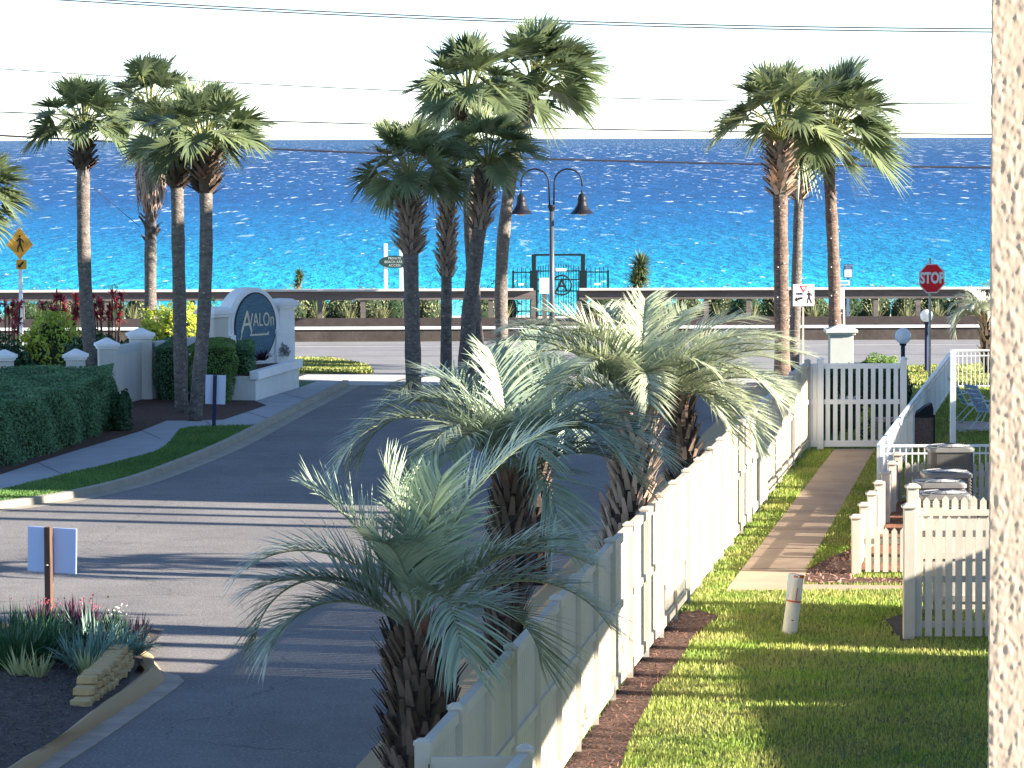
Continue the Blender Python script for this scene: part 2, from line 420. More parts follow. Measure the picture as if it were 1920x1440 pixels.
def sea_mat():
    m = bpy.data.materials.new('sea_water'); m.use_nodes = True; N = m.node_tree.nodes; L = m.node_tree.links
    bs = N['Principled BSDF']; bs.inputs['Roughness'].default_value = 0.55; bs.inputs['Specular IOR Level'].default_value = 0.12
    g = N.new('ShaderNodeNewGeometry'); sp = N.new('ShaderNodeSeparateXYZ'); L.new(g.outputs['Position'], sp.inputs[0])
    def math_(op, a, b=None):
        n = N.new('ShaderNodeMath'); n.operation = op
        for i, v in enumerate((a, b)):
            if v is None: continue
            if hasattr(v, 'node'): L.new(v, n.inputs[i])
            else: n.inputs[i].default_value = v
        return n.outputs[0]
    def noise(sx, sy, det=4, rough=.6, off=0):
        mp = N.new('ShaderNodeMapping'); mp.inputs['Scale'].default_value = (sx, sy, 1); mp.inputs['Location'].default_value = (off, off * 2, 0)
        mp.inputs['Rotation'].default_value = (0, 0, 0.12)
        L.new(g.outputs['Position'], mp.inputs[0])
        n = N.new('ShaderNodeTexNoise'); n.inputs['Scale'].default_value = 1; n.inputs['Detail'].default_value = det; n.inputs['Roughness'].default_value = rough
        L.new(mp.outputs[0], n.inputs['Vector']); return n.outputs['Fac']
    # log10 distance, wobbled: water deepens offshore
    wob = noise(0.012, 0.006, 3)
    wob2 = noise(0.06, 0.02, 4)
    d = math_('LOGARITHM', sp.outputs['Y'], 10)
    d2 = math_('ADD', d, math_('MULTIPLY', math_('SUBTRACT', wob, 0.5), 0.14))
    d2 = math_('ADD', d2, math_('MULTIPLY', math_('SUBTRACT', wob2, 0.5), 0.09))
    mr = N.new('ShaderNodeMapRange'); mr.inputs[1].default_value = 2.40; mr.inputs[2].default_value = 3.9; L.new(d2, mr.inputs[0])
    rp = N.new('ShaderNodeValToRGB'); L.new(mr.outputs[0], rp.inputs[0])
    cr = rp.color_ramp
    stops = [(0.0, (0.10, 0.42, 0.42)), (0.05, (0.010, 0.27, 0.35)), (0.13, (0.003, 0.165, 0.29)), (0.22, (0.003, 0.095, 0.23)),
             (0.33, (0.004, 0.056, 0.165)), (0.55, (0.006, 0.045, 0.135)), (1.0, (0.02, 0.062, 0.135))]
    cr.elements[0].position = stops[0][0]; cr.elements[0].color = tuple(q * KA for q in stops[0][1]) + (1,)
    cr.elements[1].position = 1; cr.elements[1].color = tuple(q * KA for q in stops[-1][1]) + (1,)
    for p, c in stops[1:-1]:
        e = cr.elements.new(p); e.color = tuple(q * KA for q in c) + (1,)
    # choppiness: small waves close in, longer ones far out
    w1 = noise(0.55, 0.14, 5, .65, 3); w2 = noise(0.2, 0.032, 5, .65, 9)
    fm = N.new('ShaderNodeMapRange'); fm.inputs[1].default_value = 2.55; fm.inputs[2].default_value = 3.1; L.new(d, fm.inputs[0])
    wm = N.new('ShaderNodeMix'); L.new(fm.outputs[0], wm.inputs[0]); L.new(w1, wm.inputs[2]); L.new(w2, wm.inputs[3])
    vr = N.new('ShaderNodeMapRange'); vr.inputs[1].default_value = 0.3; vr.inputs[2].default_value = 0.7; vr.inputs[3].default_value = 0.58; vr.inputs[4].default_value = 1.42
    L.new(wm.outputs[0], vr.inputs[0])
    mv = N.new('ShaderNodeMix'); mv.data_type = 'RGBA'; mv.blend_type = 'MULTIPLY'; vf = N.new('ShaderNodeMapRange'); vf.inputs[1].default_value = 2.42; vf.inputs[2].default_value = 2.85; vf.inputs[3].default_value = .45; vf.inputs[4].default_value = 1.0; L.new(d, vf.inputs[0]); L.new(vf.outputs[0], mv.inputs[0])
    L.new(rp.outputs[0], mv.inputs[6]); cb = N.new('ShaderNodeCombineColor')
    for i in range(3): L.new(vr.outputs[0], cb.inputs[i])
    L.new(cb.outputs[0], mv.inputs[7])
    # whitecaps
    c1 = noise(0.95, 0.15, 3, .55, 20); c2 = noise(0.36, 0.040, 3, .55, 31); c3 = noise(0.13, 0.010, 3, .55, 44)
    gate = noise(0.03, 0.01, 2, .5, 50)
    def cap(n, th): 
        q = N.new('ShaderNodeMapRange'); q.inputs[1].default_value = th; q.inputs[2].default_value = th + 0.035
        L.new(math_('ADD', n, math_('MULTIPLY', gate, 0.10)), q.inputs[0]); return q.outputs[0]
    fm2 = N.new('ShaderNodeMapRange'); fm2.inputs[1].default_value = 3.0; fm2.inputs[2].default_value = 3.4; L.new(d, fm2.inputs[0])
    a = N.new('ShaderNodeMix'); L.new(fm.outputs[0], a.inputs[0]); L.new(cap(c1, 0.735), a.inputs[2]); L.new(cap(c2, 0.690), a.inputs[3])
    a2 = N.new('ShaderNodeMix'); L.new(fm2.outputs[0], a2.inputs[0]); L.new(a.outputs[0], a2.inputs[2]); L.new(cap(c3, 0.675), a2.inputs[3])
    mc = N.new('ShaderNodeMix'); mc.data_type = 'RGBA'; L.new(a2.outputs[0], mc.inputs[0]); L.new(mv.outputs[2], mc.inputs[6]); mc.inputs[7].default_value = (.8, .86, .9, 1)
    L.new(mc.outputs[2], bs.inputs['Base Color'])
    bp = N.new('ShaderNodeBump'); bp.inputs['Distance'].default_value = 1.4; bp.inputs['Strength'].default_value = 0.7
    L.new(wm.outputs[0], bp.inputs['Height']); L.new(bp.outputs[0], bs.inputs['Normal'])
    return m
o = MB().add([(-9000, 235, -5.9), (9000, 235, -5.9), (9000, 50000, -5.9), (-9000, 50000, -5.9)], [(0, 1, 2, 3)]).build('sea', sea_mat())
o['kind'] = 'structure'

# ---- roads
curbL = smoothpath(GP((-260, 985), (-60, 962), (0, 955), (120, 938), (250, 908), (350, 872), (430, 838), (500, 802), (560, 770), (620, 740), (655, 722)))
curbR = smoothpath(GP((640, 1560), (870, 1296), (1060, 1112), (1150, 1018), (1300, 868), (1430, 738), (1450, 722)))
asph = [(p[0], p[1]) for p in curbR] + [(G(1452, 719).x, G(1452, 719).y), (G(650, 719).x, G(650, 719).y)] + [(-9, 85), (-30, 70), (-30, 25), (curbR[0][0], 25)]
sheet('entry_road', asph, 0.0, ASPH)
ymr = G(960, 702).y; yfar = 121.4
sheet('main_road', [(-80, ymr), (80, ymr), (80, yfar), (-80, yfar)], 0.004, ROAD2)
y719 = G(960, 719.5).y
sheet('crossing_pavement', [(-80, y719), (80, y719), (80, ymr + .02), (-80, ymr + .02)], 0.010, CONC)
sheet('gutter_line', [(-80, y719 - .5), (6.3, y719 - .5), (6.3, y719), (-80, y719)], 0.006, mat('pale_concrete', (.50, .48, .45), .8, .1, 2))
for nm, y, w, c in (('road_edge_line', 113.2, .12, (0.10, 0.10, 0.105)), ('road_marking', 118.4, .14, (.55, .54, .5)), ('road_marking', 107.0, .12, (.5, .5, .48))):
    sheet(nm, [(-80, y), (80, y), (80, y + w), (-80, y + w)], 0.009, mat(nm + str(y), c, .8, .2, 3))
# left pad: concrete curb, grass verge, sidewalk, mulch
padL = [(p[0], p[1]) for p in offset(curbL, -0.16)] + [(G(560, 719).x, y719), (-40, y719), (-40, 66)]
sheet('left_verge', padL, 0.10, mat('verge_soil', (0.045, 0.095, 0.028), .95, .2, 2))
ribbon('left_curb', curbL, [(0.34, 0.006), (0.0, 0.012), (-0.02, 0.13), (-0.17, 0.135), (-0.18, 0.09)], mat('left_curb_concrete', (.25, .225, .175), .85, .15, 2))
swl = smoothpath(GP((-60, 938, .11), (0, 919, .11), (130, 888, .11), (281, 850, .11), (316, 831, .11), (331, 812, .11), (352, 802, .11), (420, 799, .11), (478, 798, .11)), 4)
cin = [p for p in offset(curbL, -0.19)]
cin_far = [p for p in cin if p[1] > swl[-1][1] - .1]
swu = GP((560, 727, .11), (478, 752, .11), (500, 760, .11), (419, 787, .11), (312, 789, .11), (262, 809, .11), (125, 850, .11), (0, 890, .11), (-60, 905, .11))
sheet('sidewalk', [(p[0], p[1]) for p in swl] + cin_far + [(G(600, 719).x, y719)] + [(p.x, p.y) for p in swu], 0.112, mat('sidewalk_concrete', (.27, .275, .285), .85, .12, 1.2, bump=.004, bscale=40))
for (a, c) in (((300, 822), (250, 800)), ((395, 798), (385, 788)), ((515, 788), (455, 770)), ((590, 752), (520, 735)), ((120, 890), (60, 862))):
    p, q = G(a[0], a[1], .117), G(c[0], c[1], .117); t = (q - p).normalized(); s_ = Vector((t.y, -t.x, 0)) * .012
    sheet('sidewalk_joint', [p + s_, q + s_, q - s_, p - s_], 0.117, mat('joint', (.08, .08, .085), .9))
mulchL = GP((-60, 905, .11), (0, 890, .11), (125, 850, .11), (262, 809, .11), (312, 789, .11), (419, 787, .11), (500, 760, .11), (478, 752, .11), (530, 735, .11), (530, 700, .11), (-60, 700, .11))
sheet('mulch_bed', mulchL, 0.118, MULCH)
sheet('planting_soil', [(-30, 89), (-9.2, 93), (-6.5, 97.5), (-5.6, 103), (-30, 103)], 0.122, mat('bed_soil', (.03, .03, .022), .95))
vergeG = [(p[0], p[1]) for p in swl] + [p for p in cin if p[1] <= swl[-1][1]][::-1]
# far sunlit grass
farG_l = GP((530, 676), (620, 674), (690, 688), (700, 701), (530, 701))
farG_r = GP((1600, 692), (1900, 686), (1900, 722), (1600, 722))
farG_c = GP((905, 690), (960, 684), (990, 690), (985, 716), (905, 716))
for q in (farG_l, farG_r, farG_c): sheet('roadside_verge', q, 0.016, mat('dry_verge_soil', (.22, .22, .07), .95, .2, 2))
# right side: lawn, walk, mulch
fence_line = lambda y: -0.71 + (y - 28.9) * 0.126 if y < 43 else 1.07 + (y - 43.0) * 0.1435
ys_ = [26, 28.9, 36, 43, 50, 60, 70, 79.3]
lawn = [(fence_line(y) - .05, y) for y in ys_] + [(14.5, 79.3), (14.5, 26)]
sheet('lawn_ground', lawn, 0.0, SOILG)
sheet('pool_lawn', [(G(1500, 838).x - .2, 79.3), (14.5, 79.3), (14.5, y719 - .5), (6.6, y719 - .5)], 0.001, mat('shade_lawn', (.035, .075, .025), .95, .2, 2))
sheet('fence_bed_soil', [(curbR[i][0] + .1, curbR[i][1]) for i in range(len(curbR))] + [(fence_line(y) - .05, y) for y in ys_[::-1]], 0.05, MULCH)
mb_fence = GP((1000, 1520), (1070, 1425), (1134, 1334), (1211, 1218), (1262, 1152), (1310, 1146), (1348, 1156), (1300, 1196), (1262, 1260), (1225, 1290), (1212, 1335), (1185, 1375), (1165, 1440), (1140, 1520))
sheet('fence_mulch', mb_fence, 0.012, MULCH)
walk = GP((1362, 1109), (1368, 1099), (1565, 843), (1640, 843), (1512, 1068), (1506, 1098), (1700, 1100), (1700, 1107))
sheet('garden_walk', walk, 0.02, CONCW, thick=.06)
for yy in (1066, 1028, 992, 958, 928, 900, 876):
    l0 = 1362 + (1109 - yy) / 266 * 203; r0_ = 1512 + (1068 - yy) / 225 * 128
    p, q = G(l0 + 3, yy, .024), G(r0_ - 2, yy, .024)
    sheet('walk_joint', [p, q, q + Vector((0, .03, 0)), p + Vector((0, .03, 0))], 0.024, mat('walk_joint', (.07, .055, .045), .9))
mulchR = GP((1508, 1096), (1512, 1070), (1560, 1045), (1600, 1030), (1600, 1085), (1900, 1085), (1900, 1097))
sheet('picket_mulch', mulchR, 0.014, MULCH)
sheet('tall_fence_mulch', GP((1640, 1165), (1700, 1150), (1720, 1200), (1690, 1206), (1672, 1190)), 0.016, MULCHG)
sheet('service_bed', [(5.15, 56.3), (12, 56.3), (12, 67.2), (6.95, 67.2)], 0.03, mat('service_mulch', (.16, .07, .04), .95, .3, 6, bump=.03, bscale=25))
sheet('pool_deck', GP((1790, 795), (1900, 790), (1900, 808), (1790, 812)), .02, mat('deck_pavers', (.50, .40, .34), .9, .12, 3))
ribbon('right_curb', curbR, [(-0.42, 0.006), (-0.02, 0.012), (0.0, 0.14), (0.26, 0.15), (0.27, 0.0)], CURB)

# grass blades
def blades(name, poly, excl, n, h, m, w=.012, kindlabel=None, lean=.5):
    xs = [p[0] for p in poly]; yv = [p[1] for p in poly]
    # denser near the camera
    u = rng.random(n * 3); x = rng.uniform(min(xs), max(xs), n * 3); y = min(yv) + (max(yv) - min(yv)) * u ** 1.15
    ok = inside(poly, x, y) & (np.abs(x) < y * .142 + .3)
    for e in excl: ok &= ~inside(e, x, y)
    x = x[ok][:n]; y = y[ok][:n]; k = len(x)
    patch = .5 + .5 * np.sin(x * 1.9 + np.sin(y * .8) * 2) * np.sin(y * 1.1 + 1.3 * np.sin(x * 1.4))
    hh = h * (.55 + .7 * rng.random(k)) * (.8 + .4 * patch)
    a = rng.uniform(0, 2 * np.pi, k); ln = lean * rng.random(k)
    tip = np.stack([x + np.cos(a) * ln * hh, y + np.sin(a) * ln * hh, hh], 1)
    a2 = rng.uniform(0, np.pi, k); ww = w * (.7 + .6 * rng.random(k)) * (.6 + y / 90)
    dx = np.cos(a2) * ww; dy = np.sin(a2) * ww
    b0 = np.stack([x - dx, y - dy, np.zeros(k)], 1); b1 = np.stack([x + dx, y + dy, np.zeros(k)], 1)
    V = np.stack([b0, b1, tip], 1).reshape(-1, 3); Fc = np.arange(3 * k).reshape(-1, 3)
    r = np.clip(.30 * patch + .7 * rng.random(k), 0, 1)
    o = npmesh(name, V, Fc, np.repeat(r, 3), m); o['kind'] = 'stuff'; return o
lawn_vis = [(p[0], p[1]) for p in lawn]
o = blades('lawn_grass', lawn_vis, [mb_fence, walk, mulchR, [(5.15, 56.3), (12, 56.3), (12, 67.2), (6.95, 67.2)], GP((1660, 1165), (1700, 1150), (1720, 1200), (1690, 1206))], 190000, .055, GRASS)
tagm(o, 'mown green lawn between the long white fence and the low pickets', 'grass')
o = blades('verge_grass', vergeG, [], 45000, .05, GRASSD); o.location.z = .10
tagm(o, 'dark green grass strip between the curb and the sidewalk', 'grass')
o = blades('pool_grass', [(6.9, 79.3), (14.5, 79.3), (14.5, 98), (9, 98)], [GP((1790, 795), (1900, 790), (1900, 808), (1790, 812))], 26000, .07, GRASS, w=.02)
tagm(o, 'shaded grass behind the pool railing', 'grass')
for q, lb, nn in ((farG_l, 'dry grass wedge beside the road behind the oval sign', 9000), (farG_r, 'sunlit yellow roadside grass beyond the pool railing', 16000), (farG_c, 'tiny grass patch behind the palm trunks', 4000)):
    o = blades('roadside_grass', q, [], nn, .09, GRASSY, w=.03); o.location.z = .016; tagm(o, lb, 'grass')

# manhole
g0 = G(511, 1061, .0)
t = thing('manhole_cover', 'round iron grate set in the sunlit asphalt', 'manhole', (g0.x, g0.y, 0))
MB().lathe([(.33, .0), (.33, .008), (.27, .008), (.27, .004)], 28).build('rim', mat('iron', (.09, .085, .085), .7, .2, 9), t)
b = MB()
for i in range(-6, 7):
    hw = math.sqrt(max(.26 ** 2 - (i * .04) ** 2, 0)); b.box((i * .04, 0, .010), (.018, 2 * hw, .008), rz=.5 if False else 0)
b.build('grate', mat('iron_dark', (.02, .02, .022), .7), t)

# ------------------------------------------------------------------ white fences
def vfence(name, label, pts, h, group=None, posts=True, pitch=.135, slat=.128, mid=True, m=VINYL, base=.10, cap=True, postw=.12):
    p0 = pts[0]; t = thing(name, label, 'fence', (p0[0], p0[1], 0), group=group)
    L_ = [Vector((p[0] - p0[0], p[1] - p0[1], 0)) for p in pts]
    for i, p in enumerate(L_):
        b = MB(); b.box((p.x, p.y, (h + .03) / 2), (postw, postw, h + .03)); b.box((p.x, p.y, h + .04), (postw + .02, postw + .02, .022)); b.box((p.x, p.y, h + .065), (postw, postw, .028), taper=.35)
        o = b.build('post', m, t)
    for i in range(len(L_) - 1):
        a, c = L_[i], L_[i + 1]; d = c - a; L0 = d.length; u = d / L0; a2 = a + u * postw * .5; c2 = c - u * postw * .5; ang = math.atan2(u.y, u.x)
        b = MB()
        zs = [base + .06, h - .03] + ([h * .56] if mid else [])
        hts = [.13, .10] + ([.085] if mid else [])
        for z, hz in zip(zs, hts): b.bar(a2 + Vector((0, 0, z)), c2 + Vector((0, 0, z)), .085, hz)
        n = max(1, int((L0 - postw) / pitch)); st = (L0 - postw) / n
        spans = [(zs[0] + hts[0] / 2, zs[2] - hts[2] / 2), (zs[2] + hts[2] / 2, zs[1] - hts[1] / 2)] if mid else [(zs[0] + hts[0] / 2, zs[1] - hts[1] / 2)]
        for k in range(n):
            q = a2 + u * (st * (k + .5))
            for z0, z1 in spans: b.box((q.x, q.y, (z0 + z1) / 2), (slat, .024, z1 - z0), rz=ang)
        b.build('slat_panel', m, t)
    return t
import itertools
ypost = [28.9 + 1.83 * i for i in range(0, 27)]
pts = [(fence_line(y), y) for y in ypost]
far_end = (G(1508, 838).x, 78.6)
pts = [p for p in pts if p[1] < 77.6] + [far_end]
vfence('long_picket_fence', 'long white vinyl fence running away from the camera beside the lawn', pts, 1.85)
# near short gate + return fence
pA = P(788, 1400, 28.9); pB = P(984, 1378, 28.6); pC = P(925, 1436, 27.0)
t = thing('garden_gate', 'small white gate at the near end of the long fence', 'gate', (pts[0][0], 28.9, 0))
b = MB(); w_ = pB.x - pts[0][0]
for z, hz in ((1.74, .12), (.9, .10), (.22, .12)): MB().box((w_ / 2, -.12, z), (w_ - .14, .05, hz)).build('rail', VINYL, t)
for k in range(5):
    b = MB()
    for z0, z1 in ((.28, .85), (.95, 1.68)): b.box((.13 + k * (w_ - .26) / 4, -.12, (z0 + z1) / 2), (.075, .03, z1 - z0))
    b.build('slat', VINYL, t)
MB().box((.055, -.155, 1.69), (.01, .02, .12)).build('hinge', BLACK, t)
u = (Vector((pC.x, pC.y, 0)) - Vector((pB.x, pB.y, 0))).normalized()
q = [(pB.x + u.x * k, pB.y + u.y * k) for k in (0, 1.75, 3.5)]
vfence('return_fence', 'short white fence turning back towards the camera beside the small gate', q, 1.85)

# far gate : post, narrow panel, wide gate
def slatgate(name, label, cat, x0, x1, y, h, n, zb, m=GATEW):
    t = thing(name, label, cat, (x0, y, 0)); w = x1 - x0
    for z, hz in ((h - .05, .11), (h * .56, .10), (zb + .06, .13)): MB().box((w / 2, 0, z), (w, .05, hz)).build('rail', m, t)
    sp = [(zb + .125, h * .56 - .05), (h * .56 + .05, h - .105)]
    for k in range(n):
        x = w * (k + .5) / n; b = MB()
        for z0, z1 in sp: b.box((x, 0, (z0 + z1) / 2), (.092, .025, z1 - z0))
        b.build('slat', m, t)
    return t
Dg = 78.6
x0, x1, x2 = X(1508, Dg), X(1538, Dg), X(1694, Dg)
slatgate('fence_panel', 'narrow white slat panel left of the walkway gate', 'fence', x0 + .07, x1 - .07, Dg, 1.83, 2, .08)
g = slatgate('walkway_gate', 'wide white slat gate across the end of the garden walk', 'gate', x1 + .08, x2 - .08, Dg, 1.83, 10, .08)
for xx, lb in ((x1, 'white gate post between the narrow panel and the wide gate'), (x2, 'round topped white post at the right end of the wide gate')):
    t = thing('gate_post', lb, 'post', (xx, Dg, 0))
    MB().box((0, 0, .95), (.13, .13, 1.9)).build('shaft', GATEW, t)
    MB().lathe([(.07, 0), (.085, .02), (.07, .05), (.02, .075)], 12, (0, 0, 1.9)).build('cap', GATEW, t)

# white aluminium pool fence
pn = G(1647, 836, 1.02); pf = G(1785, 657, 1.02)
def poolfence(name, label, a, c, h=1.02, pitch=.11, rail=RAILB):
    a = Vector((a[0], a[1], 0)); c = Vector((c[0], c[1], 0)); t = thing(name, label, 'fence', a)
    d = c - a; L0 = d.length; u = d / L0; ang = math.atan2(u.y, u.x)
    b = MB(); b.bar((0, 0, h), d + Vector((0, 0, h)), .06, .045); b.build('top_rail', rail, t)
    b = MB(); b.bar((0, 0, h - .14), d + Vector((0, 0, h - .14)), .035, .03); b.bar((0, 0, .09), d + Vector((0, 0, .09)), .035, .03); b.build('lower_rail', METALW, t)
    b = MB(); n = int(L0 / pitch)
    for k in range(1, n): q = u * (k * L0 / n); b.box((q.x, q.y, h / 2), (.019, .019, h - .05), rz=ang)
    o = b.build('picket', METALW, t); o['kind'] = 'stuff' if n > 100 else 'thing'
    k = int(L0 / 2.4) + 1
    for i in range(k + 1):
        q = u * (i * L0 / k); MB().box((q.x, q.y, h / 2 - .01), (.055, .055, h - .03), rz=ang).build('post', METALW, t)
    return t
poolfence('pool_railing', 'long white metal railing with pale blue top rail receding beside the walk', pn, pf, pitch=.085)
poolfence('pool_railing', 'near white railing behind the grey condenser units', (pn.x + .06, pn.y), (X(1930, pn.y), pn.y), rail=METALW)
poolfence('pool_railing', 'far white railing with thin bars in front of the yellow grass', (pf.x + .06, pf.y), (pf.x + 4.5, pf.y), rail=METALW)
t = thing('white_pole', 'plain white square pole standing behind the near pool railing', 'post', (X(1787, 75), 75, 0))
MB().box((0, 0, 1.13), (.11, .11, 2.26)).build('shaft', METALW, t); MB().box((0, 0, 2.28), (.13, .13, .03)).build('cap', METALW, t)

# picket fences (pointed)
def picket(b, x, y, w, h, z0=.04, th=.022, ang=0.0, ax=0.0, ay=0.0):
    pl = [(-w / 2, z0), (w / 2, z0), (w / 2, h - w * .6), (0, h), (-w / 2, h - w * .6)]
    n = len(b.v); c, s_ = math.cos(ang), math.sin(ang)
    vs = []
    for yy in (-th / 2, th / 2):
        for px, pz in pl: vs.append((x + px * c - yy * s_, y + px * s_ + yy * c, pz))
    b.add(vs, [(0, 1, 2, 3, 4), (9, 8, 7, 6, 5)] + [(i, i + 5, (i + 1) % 5 + 5, (i + 1) % 5) for i in range(5)])
def pfence(name, label, a, c, h, pitch, w, posts, ph, pw=.12, rails=(.3, .7), flip=1):
    a = Vector((a[0], a[1], 0)); c = Vector((c[0], c[1], 0)); t = thing(name, label, 'fence', a)
    d = c - a; L0 = d.length; u = d / L0; ang = math.atan2(u.y, u.x); nn = Vector((u.y, -u.x, 0)) * flip
    b = MB()
    for r in rails: b.bar(Vector((0, 0, h * r)) - nn * .025, d + Vector((0, 0, h * r)) - nn * .025, .03, .085)
    b.build('rail', PAINT, t)
    b = MB(); n = int(L0 / pitch)
    for k in range(n):
        q = u * ((k + .5) * L0 / n); picket(b, q.x + nn.x * .002, q.y + nn.y * .002, w, h * random.uniform(.985, 1.01), ang=ang + random.uniform(-.02, .02), z0=.04)
    b.build('picket', PAINT, t)
    for s_ in posts:
        q = u * (s_ * L0)
        b = MB(); b.box((q.x, q.y, ph / 2), (pw, pw, ph)); b.box((q.x, q.y, ph + .015), (pw + .05, pw + .05, .035)); b.box((q.x, q.y, ph + .045), (pw + .02, pw + .02, .03), taper=.6)
        b.build('post', PAINT, t, bevel=.006)
    return t
cA = (X(1606, 56.1), 56.1); cB = (X(1684, 67.2), 67.2)
pfence('low_picket_fence', 'low white picket fence row stepping away beside the grass strip', cA, cB, .78, .16, .10, [k / 6 for k in range(7)], .86, .14)
pfence('low_picket_fence', 'front row of the low white picket enclosure facing the mulch', (cA[0] + .12, cA[1]), (X(1800, 56.1), 56.1), .72, .125, .085, [], .8)
pfence('low_picket_fence', 'back row of low white pickets behind the condenser units', (cB[0] + .12, cB[1]), (X(1930, 67.2), 67.2), .74, .125, .085, [], .8)
fA = (X(1703, 48.8), 48.8); fB = (X(1712, 51.6), 51.6)
pfence('tall_picket_fence', 'tall white picket fence panel nearest the stucco column', (fA[0] + .08, fA[1]), (X(1960, 48.8), 48.8), 1.62, .127, .092, [-.035], 1.74, .15, rails=(.12, .49, .86))
pfence('tall_picket_fence', 'back row of the tall white picket enclosure', (fB[0], fB[1]), (X(1960, 51.6), 51.6), 1.62, .127, .092, [0.0], 1.74, .15, rails=(.12, .49, .86), flip=-1)
pfence('tall_picket_fence', 'side row joining the two tall picket rows', (fA[0], fA[1] + .15), (fB[0], fB[1] - .12), 1.58, .13, .092, [], 1.7, rails=(.12, .49, .86))

# condensers
def condenser(D, px, w, label, h=.85, px_y=None):
    t = thing('condenser_unit', label, 'air conditioner', (X(px, D), D, .03), group='air conditioning condensers behind the pickets')
    r = .1
    def rr(w_, k=5):
        out = []
        for cx, cy, a0 in ((w_ / 2 - r, w_ / 2 - r, 0), (-w_ / 2 + r, w_ / 2 - r, 90), (-w_ / 2 + r, -w_ / 2 + r, 180), (w_ / 2 - r, -w_ / 2 + r, 270)):
            for i in range(k): a = R(a0 + 90 * i / (k - 1)); out.append((cx + r * math.cos(a), cy + r * math.sin(a)))
        return out
    MB().prism(rr(w - .03), .05, h - .08).build('coil_body', ACM, t)
    b = MB()
    for k in range(13): b.prism(rr(w + .002), .09 + k * .052, .09 + k * .052 + .012)
    b.build('guard', mat('ac_guard', (.12, .11, .09), .5), t)
    b = MB().prism(rr(w + .02), h - .08, h - .02); b.prism(rr(w - .04), h - .02, h); b.build('lid', ACT, t)
    MB().prism(rr(w + .06), 0, .05).build('pad', CONC, t)
    b = MB()
    for k in range(9): b.tube([(math.cos(2 * math.pi * j / 24) * (.06 + .035 * k), math.sin(2 * math.pi * j / 24) * (.06 + .035 * k), h + .012 + .03 * (1 - k / 9)) for j in range(25)], .006, 4)
    for k in range(8):
        a = k * math.pi / 4; b.bar((math.cos(a) * .05, math.sin(a) * .05, h + .042), (math.cos(a) * .36, math.sin(a) * .36, h + .015), .01, .01)
    b.build('fan_guard', mat('ac_fan', (.22, .22, .22), .4), t)
    b = MB().lathe([(.11, .0), (.12, .03), (.05, .05)], 12, (0, 0, h + .01)); b.build('motor_cap', BLACK, t)
    MB().lathe([(w * .40, 0), (w * .40, .006)], 28, (0, 0, h + .001)).build('fan_opening', BLACK, t)
condenser(69.0 - 2.6, 1782, .78, 'large grey condenser standing tallest at the back of the pickets', 1.06)
condenser(63.6, 1775, .80, 'second condenser from the back with a dark curved lid', .86)
condenser(61.9, 1762, .82, 'condenser in the middle of the row with a pale lid')
condenser(60.2, 1772, .80, 'nearest condenser behind the cream box', .82)
t = thing('utility_box', 'low cream box with a stained yellow top behind the tall pickets', 'box', (X(1750, 58.2), 58.2, .03))
MB().box((0, 0, .36), (.46, .40, .72)).build('case', CREAMB, t, bevel=.015); MB().box((0, 0, .735), (.48, .42, .03)).build('lid', YELT, t, bevel=.01)
t = thing('meter_pedestal', 'slim black service pedestal beside the condensers', 'pedestal', (X(1830, 57.5), 57.5, .03))
MB().box((0, 0, .45), (.05, .05, .9)).build('stake', BLACK, t); MB().box((0, -.02, .87), (.10, .07, .22)).build('box_head', BLACK, t, bevel=.008)

# trash bin
t = thing('litter_bin', 'square litter bin with pebble sides and a black hooded lid', 'bin', (X(1731, 79.6), 79.6, 0))
MB().box((0, 0, .32), (.42, .42, .62)).build('body', BINW, t, bevel=.01)
b = MB()
for sx in (-1, 1):
    for sy in (-1, 1): b.box((sx * .215, sy * .215, .33), (.03, .03, .66))
b.box((0, 0, .655), (.46, .46, .05)); b.build('frame', BLACK, t)
b = MB().add([(-.2, -.2, .68), (.2, -.2, .68), (.2, .2, .68), (-.2, .2, .68), (.04, -.2, .86), (.17, -.2, .93), (.17, .2, .93), (.04, .2, .86), (.2, -.2, .80), (.2, .2, .80)],
             [(0, 3, 2, 1), (0, 1, 8, 5, 4), (3, 7, 6, 9, 2), (0, 4, 7, 3), (4, 5, 6, 7), (5, 8, 9, 6), (8, 1, 2, 9)])
b.build('hood', BLACK, t)

# lawn chairs
def lawn_chair(D, px, rz, label):
    t = thing('lawn_chair', label, 'chair', (X(px, D), D, .02), rz, group='folding lawn chairs by the pool')
    for y in (-.27, .27):
        b = MB()
        b.tube([(-.05, y, .42), (.48, y, .40)], .014, 6); b.tube([(-.38, y, 1.05), (-.02, y, .40), (.12, y, .40)], .014, 6); b.build('side_rail', METALW, t)
        b = MB(); b.tube([(-.35, y, .02), (-.2, y, .03), (.35, y, .60)], .014, 6); b.tube([(.48, y, .40), (.30, y, .02), (-.15, y, .02)], .014, 6); b.build('leg', METALW, t)
        b = MB(); b.tube([(-.26, y * 1.06, .66), (.0, y * 1.1, .70), (.36, y * 1.06, .60)], .016, 6); b.build('armrest', METALW, t)
    b = MB()
    for i in range(5): b.box((.03 + i * .095, 0, .415), (.07, .54, .008))
    b.build('seat_webbing', WEB, t)
    b = MB()
    for i in range(6):
        f = (i + .5) / 6; b.box((-.02 - .36 * f, 0, .42 + .62 * f), (.09, .54, .008), ry=R(60))
    b.build('back_webbing', WEBG if px < 1825 else WEB, t)
lawn_chair(86, 1812, R(8), 'folding white chair with green back webbing behind the white pole')
lawn_chair(83.6, 1846, R(25), 'folding white chair with blue webbing half hidden by the stucco column')

